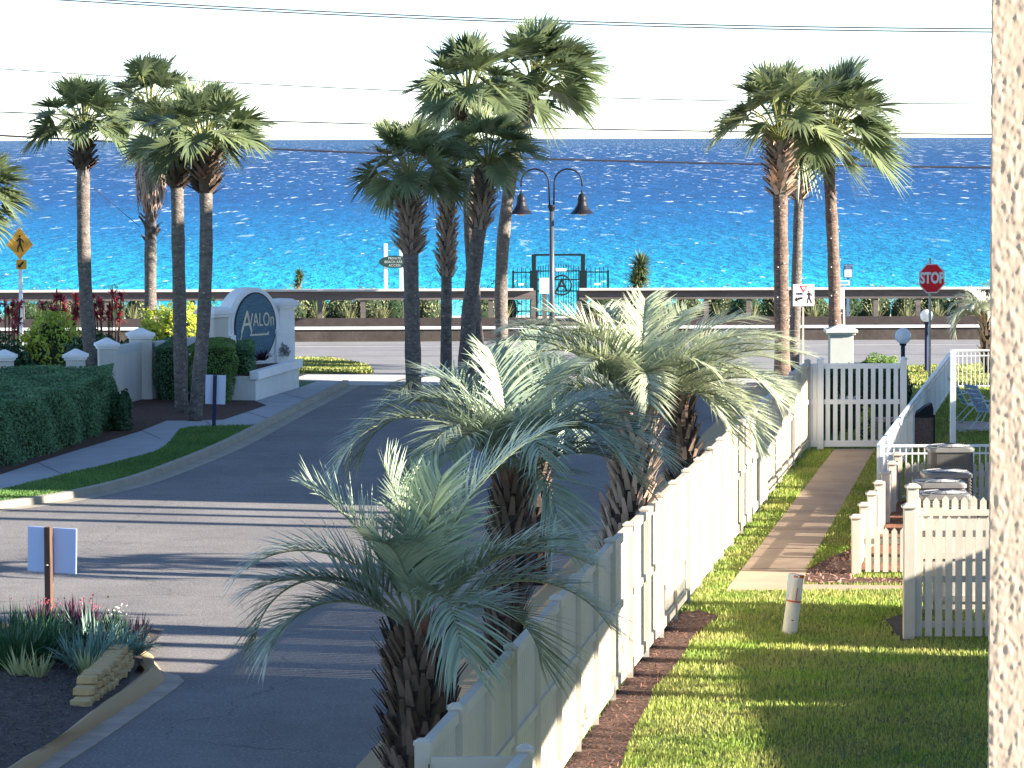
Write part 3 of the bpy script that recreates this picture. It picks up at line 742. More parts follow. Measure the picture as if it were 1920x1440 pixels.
# utility marker
p = G(1480, 1188); t = thing('utility_marker', 'leaning white tube marker with red bands on the lawn', 'marker', p)
t.rotation_euler = (0, R(7.5), 0)
MB().lathe([(.098, -.03), (.1, .0), (.098, .28), (.092, .80)], 16).build('tube', mat('marker_white', (.74, .70, .60), .5, .1, 3), t, smooth=False)
MB().lathe([(.1055, .435), (.1055, .455)], 16).build('band', ORNG, t)
MB().lathe([(.1005, .765), (.1005, .80)], 16).build('band', ORNG, t)
MB().box((.02, -.096, .545), (.014, .008, .17)).build('stripe', ORNG, t)
MB().lathe([(.016, 0), (.016, .01)], 8).build('bolt', BLACK, t, loc=(.01, -.105, .19))
MB().add([(-.02, -.100, .81), (-.125, -.06, .81), (-.12, .02, .81), (-.118, -.03, .40), (.03, -.104, .79)], [(0, 3, 1), (1, 3, 2), (0, 4, 3)]).build('loose_wrap', WHT, t)

# ------------------------------------------------------------------ palms
def boots_cloud(H, r_at, n, length, width, z0, z1, out=.5, m=BOOT, up_=1.0, rag=.3):
    c = Cloud()
    k = np.arange(n); a = k * 2.39996 + rng.normal(0, .12, n); z = z0 + (z1 - z0) * (k + .5) / n
    cen = np.array([r_at(zz)[0:2] for zz in z]); rad = np.array([r_at(zz)[2] for zz in z])
    rd = np.stack([np.cos(a), np.sin(a), np.zeros(n)], 1)
    P0 = np.concatenate([cen, z[:, None]], 1) + rd * (rad * .86)[:, None]
    o_ = out * (1 + rag * rng.normal(0, 1, n))[:, None]
    D = nrm(rd * o_ + np.array([0, 0, up_]))
    Ln = length * (1 + rag * rng.normal(0, .6, n)).clip(.4, 1.7); sd = np.stack([-np.sin(a), np.cos(a), np.zeros(n)], 1)
    # solid wedge: two skins
    for off, aa in ((0.0, 0), (.03, .12)):
        V, Fc = strips(P0 + rd * off, D, Ln * (1 - off * 2), np.full(n, width), np.zeros(n), 2, sd, wprof=[1, .75, .42], curl=rd * (length * .12))
        c.add(V, Fc, np.repeat(rng.random(n) * .9 + aa * .5, 6))
    return c

def path_trunk(base, top, bend=0.0, n=14):
    base = Vector(base); top = Vector(top); out = []
    for i in range(n):
        t = i / (n - 1); p = base.lerp(top, t); p.x += bend * math.sin(math.pi * t); out.append(p)
    return out

def fan_crown(Rr, nleaf, wind=.15, emin=-42, emax=86, seg_n=38, droop=.14, seed=0, lift=.48):
    """costapalmate crown; returns (leaf cloud, stem cloud)"""
    global rng
    rg = np.random.default_rng(seed); nleaf = int(nleaf * 1.06)
    lc, sc = Cloud(), Cloud()
    for i in range(nleaf):
        f = (i + .5) / nleaf
        el = R(emax + (emin - emax) * f ** .85 + rg.normal(0, 7)); az = i * 2.39996 + rg.normal(0, .25)
        Lp = Rr * (.30 + .34 * f ** .5) * rg.uniform(.85, 1.15) if f > .12 else Rr * .42
        Lb = Rr * rg.uniform(.60, .76)
        d = np.array([math.cos(el) * math.cos(az) + wind, math.cos(el) * math.sin(az), math.sin(el)]); d /= np.linalg.norm(d)
        hub = d * Lp; hub[2] += Rr * lift * (1 - .12 * max(0, math.sin(el))); 
        Fd = d.copy(); Fd[2] -= .16 + .22 * f; Fd[0] += wind * .8; Fd /= np.linalg.norm(Fd)
        upv = np.array([0, 0, 1.0]) + rg.normal(0, .25, 3)
        if abs(Fd[2]) > .9: upv = np.array([math.cos(az), math.sin(az), .1])
        Sd = np.cross(Fd, upv); Sd /= np.linalg.norm(Sd); Nd = np.cross(Sd, Fd)
        a = np.linspace(-R(112), R(112), seg_n) + rg.normal(0, .02, seg_n)
        fold = .42 + .2 * rg.random()
        D = np.cos(a)[:, None] * Fd + np.sin(a)[:, None] * Sd + (np.abs(np.sin(a)) * fold)[:, None] * Nd
        D = nrm(D)
        costa = np.maximum(np.cos(a), 0)[:, None] * Fd * (Lb * .22)
        P0 = hub + costa * .85
        Ln = Lb * (.84 - .24 * (np.abs(a) / R(112)) ** 2) * rg.uniform(.9, 1.08, seg_n)
        sd = np.cross(Nd, D)
        wd = np.full(seg_n, Lb * .10)
        V, Fc = strips(P0, D, Ln, wd, Ln * (droop + .16 * f) * rg.uniform(.5, 1.6, seg_n), 4, sd, wprof=[.3, .95, .80, .38, .03], curl=np.array([wind, 0, 0]) * Lb * .35)
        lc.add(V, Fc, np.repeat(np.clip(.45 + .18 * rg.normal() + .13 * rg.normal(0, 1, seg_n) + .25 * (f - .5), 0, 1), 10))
        t = np.linspace(0, 1, 4)[:, None]; c = d * Lp * t ** 1.3; c[:, 2] += Rr * lift * (1 - .12 * max(0, math.sin(el))) * np.sin(t[:, 0] * math.pi / 2)
        w = Rr * .016
        for s1 in (np.cross(d, [0, 0, 1.0]), np.cross(d, np.cross(d, [0, 0, 1.0]))):
            s1 = s1 / (np.linalg.norm(s1) + 1e-6)
            V = np.stack([c - s1 * w, c + s1 * w], 1).reshape(-1, 3)
            Fc = np.array([[2 * k, 2 * k + 1, 2 * k + 3, 2 * k + 2] for k in range(3)])
            sc.add(V, Fc, .4 + .3 * rg.random())
    return lc, sc

def fan_palm(name, label, D, basepx, toppx, topy, tw, Rpx, nleaf, seed, bend=0, boots=None, wind=.16, m=FAN, tm=TRUNK, bootm=BOOTD, group='fan palms along the street', basey=None, skirt=None, cdx=0, cdy=0, emin=-42, z_base=0.0, lights=False):
    """topy = image row where the trunk ends and leaf stems start"""
    s = D / F
    bx = X(basepx, D); t = thing(name, label, 'palm tree', (bx, D, z_base), group=group)
    top = P(toppx, topy, D) - Vector((bx, D, z_base))
    ph = path_trunk((0, 0, -.05), top, bend)
    r0_ = tw * s / 2
    rr = [r0_ * (1.16 if i == 0 else 1.0 + .05 * math.sin(i * 2.1 + seed) - .1 * i / 13) for i in range(14)]
    MB().tube(ph, rr, 14).build('trunk', tm, t, smooth=True)
    Hh = top.z
    def r_at(z):
        f = min(max(z / Hh, 0), 1) * 13; i = min(int(f), 12); p = ph[i].lerp(ph[i + 1], f - i)
        return (p.x, p.y, r0_)
    if boots:
        zb = Z(boots[0], D) - z_base
        c = boots_cloud(Hh, r_at, boots[1], boots[2], boots[3], zb, Hh + .05, boots[4] if len(boots) > 4 else .55)
        c.build('leaf_boots', bootm, t)
    if skirt:
        zb0 = Z(skirt[0], D); n = 620; c = Cloud()
        a = rng.uniform(0, 2 * np.pi, n); z = Hh - .05 - rng.uniform(0, .95, n)
        rd = np.stack([np.cos(a), np.sin(a), np.zeros(n)], 1)
        P0 = np.array([top.x, top.y, 0]) + rd * (rng.uniform(.12, .42, n))[:, None]; P0[:, 2] = z
        Dd = nrm(rd * .28 + np.array([0, 0, -1.0]) + rng.normal(0, .10, (n, 3)))
        V, Fc = strips(P0, Dd, rng.uniform(.5, 1.05, n), np.full(n, .055), np.zeros(n), 3, curl=-rd * .30)
        c.add(V, Fc, np.repeat(rng.random(n), 8)); c.build('dead_fronds', DEAD, t)
    lc, sc = fan_crown(Rpx * s, nleaf, wind, seed=seed, emin=emin)
    off = (top.x + cdx * s, top.y, top.z - cdy * s)
    lc.build('crown', m, t, off); sc.build('leaf_stems', STEM, t, off)
    if lights:
        b = MB()
        for k in random.sample(range(46), 24):
            z = .9 + (Hh - 1.6) * k / 46; a = k * .8; c_ = r_at(z); b.box((c_[0] + math.cos(a) * (r0_ + .012), c_[1] + math.sin(a) * (r0_ + .012), z), (.028, .028, .028), rz=a)
        b.build('string_light', WHT, t)
    return t

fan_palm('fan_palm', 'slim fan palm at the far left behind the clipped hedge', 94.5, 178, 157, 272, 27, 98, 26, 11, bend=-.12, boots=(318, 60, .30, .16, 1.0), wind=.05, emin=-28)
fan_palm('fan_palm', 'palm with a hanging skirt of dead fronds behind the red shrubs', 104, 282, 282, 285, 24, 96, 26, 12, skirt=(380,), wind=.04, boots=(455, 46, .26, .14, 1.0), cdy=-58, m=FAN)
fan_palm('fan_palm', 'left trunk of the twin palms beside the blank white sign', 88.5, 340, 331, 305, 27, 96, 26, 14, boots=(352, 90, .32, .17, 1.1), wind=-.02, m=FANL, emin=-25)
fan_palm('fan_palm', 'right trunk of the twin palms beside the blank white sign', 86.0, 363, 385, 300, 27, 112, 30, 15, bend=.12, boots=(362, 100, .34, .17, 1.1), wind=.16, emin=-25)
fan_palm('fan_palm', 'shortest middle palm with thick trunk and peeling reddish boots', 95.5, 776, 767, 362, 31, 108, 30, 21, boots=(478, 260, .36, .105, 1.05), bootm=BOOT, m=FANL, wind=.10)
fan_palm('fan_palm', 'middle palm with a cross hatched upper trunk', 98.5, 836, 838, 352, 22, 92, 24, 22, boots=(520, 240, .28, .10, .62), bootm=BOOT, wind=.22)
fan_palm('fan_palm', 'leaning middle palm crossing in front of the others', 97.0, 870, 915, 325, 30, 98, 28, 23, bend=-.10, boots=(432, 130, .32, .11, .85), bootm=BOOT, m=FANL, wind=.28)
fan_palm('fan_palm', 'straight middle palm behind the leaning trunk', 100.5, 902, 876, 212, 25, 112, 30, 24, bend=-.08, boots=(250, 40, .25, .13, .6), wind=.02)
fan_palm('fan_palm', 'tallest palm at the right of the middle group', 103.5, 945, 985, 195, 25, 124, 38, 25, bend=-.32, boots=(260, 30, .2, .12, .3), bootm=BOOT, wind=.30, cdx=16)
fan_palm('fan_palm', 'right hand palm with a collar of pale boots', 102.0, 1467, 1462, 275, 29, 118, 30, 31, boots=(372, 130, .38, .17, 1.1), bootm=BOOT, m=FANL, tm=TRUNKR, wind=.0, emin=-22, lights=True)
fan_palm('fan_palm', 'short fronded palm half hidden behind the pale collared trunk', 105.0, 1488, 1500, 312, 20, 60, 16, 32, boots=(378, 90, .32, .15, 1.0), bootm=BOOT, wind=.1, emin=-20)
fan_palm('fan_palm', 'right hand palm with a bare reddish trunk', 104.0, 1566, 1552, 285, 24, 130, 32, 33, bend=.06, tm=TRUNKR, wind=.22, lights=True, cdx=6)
fan_palm('fan_palm', 'palm cut off by the left edge of the photo', 82.0, -52, -52, 405, 27, 106, 34, 41, boots=(440, 40, .3, .14, .5), wind=.1, emin=-50)

def frond(lc, sc, base, az, e0, bend, L, ll, n=62, seed=0, side_twist=0.0, vee=.55, w=.022, tone=.5):
    rg = np.random.default_rng(seed)
    K = 40; ts = np.linspace(0, 1, K); h = np.array([math.cos(R(az)), math.sin(R(az)), 0.0]); pos = [np.array(base, float)]; dirs = []
    for t in ts:
        e = R(e0 - bend * (t ** 1.25)); d = h * math.cos(e) + np.array([0, 0, 1.0]) * math.sin(e); d = d + np.array([0.10 * t, 0, 0]); d /= np.linalg.norm(d); dirs.append(d)
        pos.append(pos[-1] + d * L / K)
    pos = np.array(pos[:-1]); dirs = np.array(dirs)
    s0 = np.array([-h[1], h[0], 0.0])
    # rachis
    V = []; Fc = []
    wr = np.linspace(.020, .004, K)
    for q, sd in enumerate((s0, None)):
        vv = []
        for i in range(K):
            s_ = sd if sd is not None else np.cross(s0, dirs[i]); vv += [pos[i] - s_ * wr[i], pos[i] + s_ * wr[i]]
        sc.add(np.array(vv), np.array([[2 * k, 2 * k + 1, 2 * k + 3, 2 * k + 2] for k in range(K - 1)]), .3 + .4 * tone)
    # basal spines / petiole left bare
    tt = np.linspace(.22, .985, n)
    for sg in (-1, 1):
        t = tt + rg.normal(0, .006, n); i = np.clip((t * (K - 1)), 0, K - 1).astype(int)
        p = pos[i]; d = dirs[i]; nn = np.cross(np.tile(s0, (n, 1)), d) * 1.0
        nn = -nn if nn[0, 2] < 0 and e0 < 95 else nn
        nn = np.where((nn[:, 2:3] < 0) & (np.abs(d[:, 2:3]) < .95), -nn, nn)
        fwd = .62 + .5 * t; 
        D = nrm(s0 * sg * .9 + d * fwd[:, None] + nn * vee * (1.1 - .4 * t)[:, None] + rg.normal(0, .10, (n, 3)))
        prof = np.sin(np.pi * np.clip(.12 + .86 * t, 0, 1)) ** .55
        Ln = ll * 1.12 * (.25 + .75 * prof) * rg.uniform(.85, 1.12, n)
        V, Fc = strips(p, D, Ln, np.full(n, w), Ln * rg.uniform(.10, .42, n), 4, np.cross(D, nn), wprof=[.6, 1, .85, .5, .04], curl=(d * .12 + np.array([.10, 0, 0])) * ll)
        lc.add(V, Fc, np.repeat(np.clip(tone + rg.normal(0, .17, n), 0, 1), 10))

def pindo(name, label, D, basepx, crownpx, crowny, tw, spec, seed, ll=.46, auto=10, autoL=1.6, m=PIN, boots=130, bootlen=.30, dead=0, leafw=.022, bootm=BOOTD):
    s = D / F; bx = X(basepx, D); t = thing(name, label, 'palm tree', (bx, D, 0), group='blue green feather palms along the white fence')
    top = P(crownpx, crowny, D) - Vector((bx, D, 0)); ph = path_trunk((0, 0, -.05), top + Vector((0, 0, -.05)), 0); r_ = tw * s / 2
    rr = [r_ * (.8 + .2 * math.sin(math.pi * (i / 13) ** .8) - (.25 if i == 13 else 0)) for i in range(14)]
    MB().tube(ph, rr, 14).build('trunk', mat('pindo_trunk', (.045, .032, .026), .95, .3, 8, bump=.03, bscale=20), t, smooth=True)
    def r_at(z):
        f = min(max(z / top.z, 0), 1) * 13; i = min(int(f), 12); p = ph[i].lerp(ph[i + 1], f - i); return (p.x, p.y, rr[min(i, 12)])
    boots_cloud(top.z, r_at, boots, bootlen, .085, .15, top.z - .02, .42, rag=.35).build('leaf_boots', bootm, t)
    lc, sc = Cloud(), Cloud()
    i = 0
    for sp in spec:
        az, e0, bend, L = sp[:4]; tone = sp[4] if len(sp) > 4 else .5
        frond(lc, sc, top + Vector((math.cos(R(az)) * .06, math.sin(R(az)) * .06, 0)), az, e0, bend, L, ll, seed=seed * 100 + i, tone=tone, w=leafw); i += 1
    rg = random.Random(seed)
    for k in range(auto):
        az = (k * 137.5 + seed * 31) % 360; f = k / max(auto, 1)
        frond(lc, sc, top, az, 78 - 40 * f + rg.uniform(-6, 6), 95 + 55 * f + rg.uniform(-15, 15), autoL * rg.uniform(.85, 1.1), ll, seed=seed * 100 + 50 + k, tone=rg.uniform(.3, .65), w=leafw)
    lc.build('crown', m, t); sc.build('leaf_stems', mat('silver_stem', (.19, .21, .13), .5, attr=True), t)
    # young sheath at crown heart
    n = 40; a = rng.uniform(0, 6.28, n); rd = np.stack([np.cos(a), np.sin(a), np.zeros(n)], 1)
    c = Cloud(); P0 = np.array(top)[None] + rd * .07; P0[:, 2] -= .12
    V, Fc = strips(P0, nrm(rd * .35 + np.array([0, 0, 1.0])), rng.uniform(.2, .4, n), np.full(n, .05), np.zeros(n), 2); c.add(V, Fc, np.repeat(rng.random(n), 6))
    c.build('leaf_sheath', mat('fibre', (.22, .10, .055), .9, attr=True), t)
    return t
pindo('feather_palm', 'nearest feather palm with a fat dark shaggy trunk in front of the road', 33.5, 782, 786, 1185, 128,
      [(0, 50, 118, 2.05, .5), (-10, 60, 62, 1.75, .5), (14, 84, 58, 2.35, .8), (60, 98, 40, 1.5, .75), (170, 92, 34, 1.6, .85), (176, 72, 48, 1.75, .6),
       (184, 46, 72, 1.65, .4), (170, 54, 140, 2.05, .35), (197, 42, 105, 1.6, .3), (250, 72, 70, 1.5, .6), (285, 60, 150, 1.7, .5), (95, 75, 70, 1.7, .4), (25, 38, 130, 1.5, .4), (5, 64, 100, 1.9, .6), (182, 64, 100, 1.9, .5)],
      5, ll=.62, auto=0, boots=300, bootlen=.25, leafw=.028)
pindo('feather_palm', 'second feather palm arching widely over the road', 41.0, 940, 957, 905, 62,
      [(178, 75, 165, 2.7, .35), (165, 66, 140, 2.35, .35), (196, 60, 125, 2.5, .3), (140, 80, 120, 2.4, .4), (110, 92, 80, 1.9, .5), (60, 88, 90, 1.9, .4), (10, 72, 150, 2.35, .45),
       (-15, 66, 130, 2.1, .5), (30, 75, 120, 2.1, .4), (230, 70, 130, 1.9, .45), (280, 72, 130, 1.8, .5), (320, 65, 120, 1.9, .45), (-5, 45, 80, 1.3, .5)],
      6, ll=.56, auto=7, autoL=1.8, boots=230, bootlen=.24, leafw=.026)
pindo('feather_palm', 'large bright feather palm in the sun behind the second one', 48.5, 1152, 1203, 775, 72,
      [(0, 50, 70, 2.45, .8), (-6, 66, 90, 2.4, .8), (8, 36, 62, 2.1, .8), (40, 62, 80, 2.2, .8), (-35, 55, 100, 2.2, .75), (175, 56, 75, 2.4, .9), (186, 70, 90, 2.4, .85), (160, 60, 80, 2.3, .9), (205, 62, 100, 2.3, .8), (182, 36, 70, 1.9, .9), (180, 62, 70, 2.25, .8), (170, 78, 80, 2.1, .8), (190, 45, 60, 2.0, .8), (0, 62, 82, 2.15, .7), (12, 75, 78, 2.1, .7), (-12, 48, 90, 2.1, .65), (90, 88, 50, 1.7, .6), (60, 80, 70, 1.9, .6), (120, 80, 70, 1.9, .7),
       (230, 68, 100, 1.7, .7), (310, 68, 100, 1.7, .7), (200, 40, 110, 1.9, .8), (-30, 40, 130, 2.1, .6), (270, 75, 120, 1.4, .6)],
      7, ll=.54, auto=8, autoL=1.9, m=PING, boots=260, bootlen=.30, bootm=BOOT, leafw=.026)
pindo('feather_palm', 'olive feather palm pressed against the fence behind the large bright one', 56.0, 1288, 1276, 752, 52,
      [(0, 60, 95, 1.9, .6), (-10, 45, 120, 2.0, .6), (15, 72, 90, 1.9, .6), (-25, 55, 130, 1.9, .55), (180, 70, 110, 1.5, .6)], 8, ll=.50, auto=8, autoL=1.6, m=PING, boots=170, bootlen=.26, leafw=.026)
pindo('feather_palm', 'blue feather palm seen between the second and the large bright one', 55.0, 1003, 1003, 765, 46,
      [(180, 66, 110, 1.6, .5), (0, 66, 110, 1.5, .6), (90, 85, 60, 1.4, .6)], 9, ll=.46, auto=9, autoL=1.35, boots=120, bootlen=.26, leafw=.026)
pindo('feather_palm', 'silvery feather palm cut off by the stucco column beside the stop sign', 103.0, 1856, 1850, 600, 24,
      [(180, 70, 120, 1.25, .9), (170, 80, 100, 1.2, .9), (200, 50, 110, 1.2, .9), (150, 85, 80, 1.15, .9), (185, 35, 90, 1.0, .9)], 10, ll=.42, auto=8, autoL=1.2, m=mat('pale_leaflet', (.42, .44, .36), .5, attr=True, trans=.15), boots=70, bootlen=.3, bootm=BOOT, leafw=.035)

# ------------------------------------------------------------------ shrubs and hedges
def leaf_cloud(pts, nor, size, aspect=1.8, jitter=.8, amin=.0):
    n = len(pts); nn = nrm(nor + rng.normal(0, jitter, (n, 3))); t = nrm(np.cross(nn, rng.normal(0, 1, (n, 3)))); b_ = np.cross(nn, t)
    L_ = size * rng.uniform(.6, 1.35, n)[:, None]; Wd = L_ / aspect
    V = np.stack([pts - t * L_ * .5, pts + b_ * Wd * .5, pts + t * L_ * .5, pts - b_ * Wd * .5], 1).reshape(-1, 3)
    return V, np.arange(4 * n).reshape(-1, 4)
def lump(u, seed):
    rg = np.random.default_rng(seed); r = np.ones(len(u))
    for k in range(7):
        q = rg.normal(0, 1, 3) * rg.uniform(2, 6); r += .055 * np.sin(u @ q + rg.uniform(0, 6))
    return r
def shrub(name, label, cat, c, rad, n, size, m, seed=0, aspect=1.8, group=None, core=True, flat=.0, part='foliage', extra=None, kind=None, boxy=0):
    t = thing(name, label, cat, (c[0], c[1], c[2]), group=group)
    rg = np.random.default_rng(seed + 5)
    u = nrm(rg.normal(0, 1, (n, 3))); u[:, 2] = np.where(u[:, 2] < -.2, -u[:, 2] * .9, u[:, 2]); u = nrm(u)
    e = u.copy()
    if boxy: e = np.sign(u) * np.abs(u) ** (1 - boxy); 
    rr = lump(u * 1.6, seed) * (1 - .32 * rg.random(n) ** 2.2)
    pts = e * rr[:, None] * np.array(rad) + np.array([0, 0, rad[2] * .35 if not boxy else rad[2] * .4])
    pts[:, 2] = np.maximum(pts[:, 2], .02)
    V, Fc = leaf_cloud(pts, u, size, aspect)
    tone = np.clip(.35 + .35 * (rr - .8) * 2 + .3 * rg.random(n), 0, 1)
    c_ = Cloud(); c_.add(V, Fc, np.repeat(tone, 4)); c_.build(part, m, t)
    if core:  # solid dark core added so light does not pass through the leaves
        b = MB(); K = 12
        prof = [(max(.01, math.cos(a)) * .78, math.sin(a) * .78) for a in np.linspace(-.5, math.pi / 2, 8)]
        b.lathe(prof, 14); b.v = [(x * rad[0], y * rad[1], max(z * rad[2] + rad[2] * .33, -.02)) for x, y, z in b.v]; b.build('dark_core', CORE, t, smooth=True)
    return t
def hedge(name, label, poly, h, n, size, m, seed=0, rnd=.12):
    cx = sum(p[0] for p in poly) / len(poly); cy = sum(p[1] for p in poly) / len(poly)
    t = thing(name, label, 'hedge', (cx, cy, .1)); pl = [(p[0] - cx, p[1] - cy) for p in poly]
    MB().prism([(x * (.87 if rnd < .2 else .72), y * (.945 if rnd < .2 else .8)) for x, y in pl], 0, h * (.90 if rnd < .2 else .84)).build('dark_core', CORE, t)  # added dark filler, stops light showing through the hedge
    rg = np.random.default_rng(seed)
    xs = [p[0] for p in pl]; ys2 = [p[1] for p in pl]
    k = int(n * .45); x = rg.uniform(min(xs), max(xs), k * 3); y = rg.uniform(min(ys2), max(ys2), k * 3); ok = inside(pl, x, y); x = x[ok][:k]; y = y[ok][:k]
    und = .05 * np.sin(x * 3.1 + y * 1.2) + .04 * np.sin(y * 2.3 - x)
    P1 = np.stack([x, y, h + und - .10 * rg.random(len(x)) ** 2 - (rnd * .35 * (np.abs(x) / max(xs)) ** 3 if rnd > .2 else 0)], 1); N1 = np.tile([0, 0, 1.0], (len(x), 1))
    per = sum(math.dist(pl[i], pl[(i + 1) % len(pl)]) for i in range(len(pl))); PP = []; NN = []
    ctr = 0
    for i in range(len(pl)):
        a = np.array(pl[i]); b_ = np.array(pl[(i + 1) % len(pl)]); L0 = np.linalg.norm(b_ - a); kk = int((n - k) * L0 / per); f = rg.random(kk)[:, None]
        e = (b_ - a) / L0; nn = np.array([e[1], -e[0]])
        if nn @ ((a + b_) / 2) < 0: nn = -nn
        q = a + (b_ - a) * f; z = h * rg.random(kk) ** .9
        bul = .07 * np.sin(q[:, 1] * 2.7 + z * 3) + .05 * np.sin(z * 5 + q[:, 0] * 3) - rnd * np.clip((z - h * .62) / (h * .38), 0, 1) ** 2.2 - (.12 * np.clip((h * .3 - z) / (h * .3), 0, 1) if rnd > .2 else 0) - .12 * rg.random(kk) ** 2
        q = q + nn * bul[:, None]; PP.append(np.concatenate([q, z[:, None]], 1)); NN.append(np.tile([nn[0], nn[1], .2], (kk, 1)))
    pts = np.concatenate([P1] + PP); nor = np.concatenate([N1] + NN)
    V, Fc = leaf_cloud(pts, nor, size, 1.6, .7); c = Cloud()
    tone = np.clip(.5 + .2 * np.sin(pts[:, 0] * 4 + pts[:, 1] * 2.2) * np.sin(pts[:, 2] * 6 + pts[:, 1]) + .35 * (rg.random(len(pts)) - .5), 0, 1)
    c.add(V, Fc, np.repeat(tone, 4)); c.build('foliage', m, t); return t
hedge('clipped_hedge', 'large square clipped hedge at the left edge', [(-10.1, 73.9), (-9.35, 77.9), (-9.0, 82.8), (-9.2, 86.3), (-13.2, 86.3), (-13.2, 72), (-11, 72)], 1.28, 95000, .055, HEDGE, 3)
def spx(px, py_base, D=None):
    return G(px, py_base, .1) if D is None else Vector((X(px, D), D, .1))
p = spx(224, 808); shrub('round_bush', 'small dark bush at the end of the clipped hedge', 'bush', p, (.27, .3, .62), 2600, .075, SHRUBD, 4, boxy=.3)
def hbox(name, label, xa, xb, D0_, D1_, h, n, m, seed, rnd):
    c = [(X(xa, D0_) , D0_), (X(xb, D0_), D0_), (X(xb, D1_), D1_), (X(xa, D1_), D1_)]; k = .22; q = []
    for i_ in range(4):
        p0, p1, p2 = Vector(c[i_ - 1]), Vector(c[i_]), Vector(c[(i_ + 1) % 4])
        for f_ in (0, .33, .67, 1):
            a_ = p1 + (p0 - p1).normalized() * k * (1 - f_) ** 1.6; b_ = p1 + (p2 - p1).normalized() * k * f_ ** 1.6; q.append(tuple(a_ + b_ - p1))
    hedge(name, label, q, h, n, .045, m, seed, rnd)
hbox('trimmed_hedge', 'dark clipped hedge behind the twin palm trunks', 289, 350, 92.6, 94.8, 1.42, 15000, HEDGE, 5, .30)
hbox('trimmed_hedge', 'rounded light green hedge below the oval sign', 352, 442, 91.8, 94.0, 1.44, 22000, HEDGEL, 6, .38)
hbox('trimmed_hedge', 'dark right flank of the clipped hedge against the planter', 438, 478, 92.8, 95.0, 1.34, 12000, HEDGE, 7, .42)
def tuft(name, label, cat, c, n, L, w, m, spread=.9, seed=0, part='leaves', drop=.5, group=None, rad=.1, tone=(.2, .9), up_=1.0, extra=None):
    t = thing(name, label, cat, c, group=group); rg = np.random.default_rng(seed + 77)
    a = rg.uniform(0, 2 * np.pi, n); rd = np.stack([np.cos(a), np.sin(a), np.zeros(n)], 1)
    P0 = rd * (rad * rg.random(n) ** .5)[:, None]
    Dd = nrm(rd * (spread * rg.random(n))[:, None] + np.array([0, 0, up_])); Ln = L * rg.uniform(.6, 1.15, n)
    V, Fc = strips(P0, Dd, Ln, w * rg.uniform(.7, 1.2, n), Ln * drop * rg.random(n), 4, np.cross(Dd, rd) + rg.normal(0, .3, (n, 3)), wprof=[.7, 1, .8, .5, .05])
    cl = Cloud(); cl.add(V, Fc, np.repeat(rg.uniform(tone[0], tone[1], n), 10)); cl.build(part, m, t); return t
def spiky(name, label, cat, c, heads, L, w, m, seed, n=34, group=None):
    """cordyline: several rosettes on stems"""
    t = thing(name, label, cat, c, group=group); rg = np.random.default_rng(seed); cl = Cloud(); b = MB()
    for hx, hy, hz in heads:
        u = nrm(rg.normal(0, 1, (n, 3)) + np.array([0, 0, .7])); P0 = np.tile([hx, hy, hz], (n, 1)).astype(float)
        V, Fc = strips(P0, u, L * rg.uniform(.7, 1.1, n), np.full(n, w), L * .35 * rg.random(n), 3, wprof=[.5, 1, .7, .05]); cl.add(V, Fc, np.repeat(rg.random(n), 8))
        b.tube([(hx * .6, hy * .6, 0), (hx, hy, hz)], .02, 5)
    cl.build('leaves', m, t); b.build('stem', WOODP, t); return t
# back planting beds behind the low wall
for px_, D_, lb_, zt_, sd_ in ((14, 100.8, 'red spiky plant at the left edge of the bed', 2.1, 1), (112, 101.8, 'red spiky plant behind the yellow bush', 2.25, 2), (205, 102, 'red spiky plant right of the slim palm trunk', 2.35, 3)):
    rg0 = random.Random(sd_)
    spiky('red_cordyline', lb_, 'shrub', (X(px_, D_), D_, .1), [(rg0.uniform(-.48, .48), rg0.uniform(-.2, .2), zt_ - rg0.uniform(.05, .75)) for _ in range(13)], .30, .07, TI, sd_, n=26)
def crot(label, px, D, w, h, n, m=CROT, size=.14, nm='broadleaf_shrub', s_=0, z=.1): return shrub(nm, label, 'shrub', (X(px, D), D, z), (w, w * .8, h), n, size, m, s_, 2.4)
crot('bright yellow green bush at the left of the bed', 95, 100.3, .90, 1.42, 2600, s_=11)
crot('dark green bush at the foot of the red plants', 170, 97.5, .75, 1.1, 1500, m=SHRUBD, s_=12)
crot('dark shrub below the red plant at the left edge', 12, 99.2, .7, .95, 1200, m=SHRUBD, s_=13)
crot('yellow leaved shrub behind the twin palms', 330, 102, .95, 1.5, 3000, s_=14)
crot('yellow green shrub left of the twin palms', 285, 101, .5, 1.25, 1200, s_=15)
crot('dark glossy shrub beneath the yellow leaved one', 250, 97, .85, 1.0, 2200, m=SHRUBD, s_=16)
crot('dark green shrub behind the oval sign wall', 415, 104, .8, 1.45, 2000, m=HEDGE, s_=17)
crot('low dark groundcover behind the low wall', 70, 92.5, .9, .55, 1700, m=SHRUBD, size=.08, s_=18)
crot('dark filler bush behind the slim palm', 215, 94.8, .9, .8, 2200, m=SHRUBD, size=.09, s_=19)
tuft('fern_clump', 'grassy fern clump behind the left pillars', 'fern', (X(105, 91.5), 91.5, .1), 160, .9, .04, HEDGE, 1.1, 20)
tuft('fern_clump', 'pale strappy clump beside the twin palms', 'fern', (X(300, 95.5), 95.5, .1), 200, 1.5, .05, HEDGE, .8, 21)
tuft('fern_clump', 'strappy clump left of the oval sign', 'fern', (X(345, 97), 97, .1), 120, 1.25, .05, HEDGEL, .8, 22)

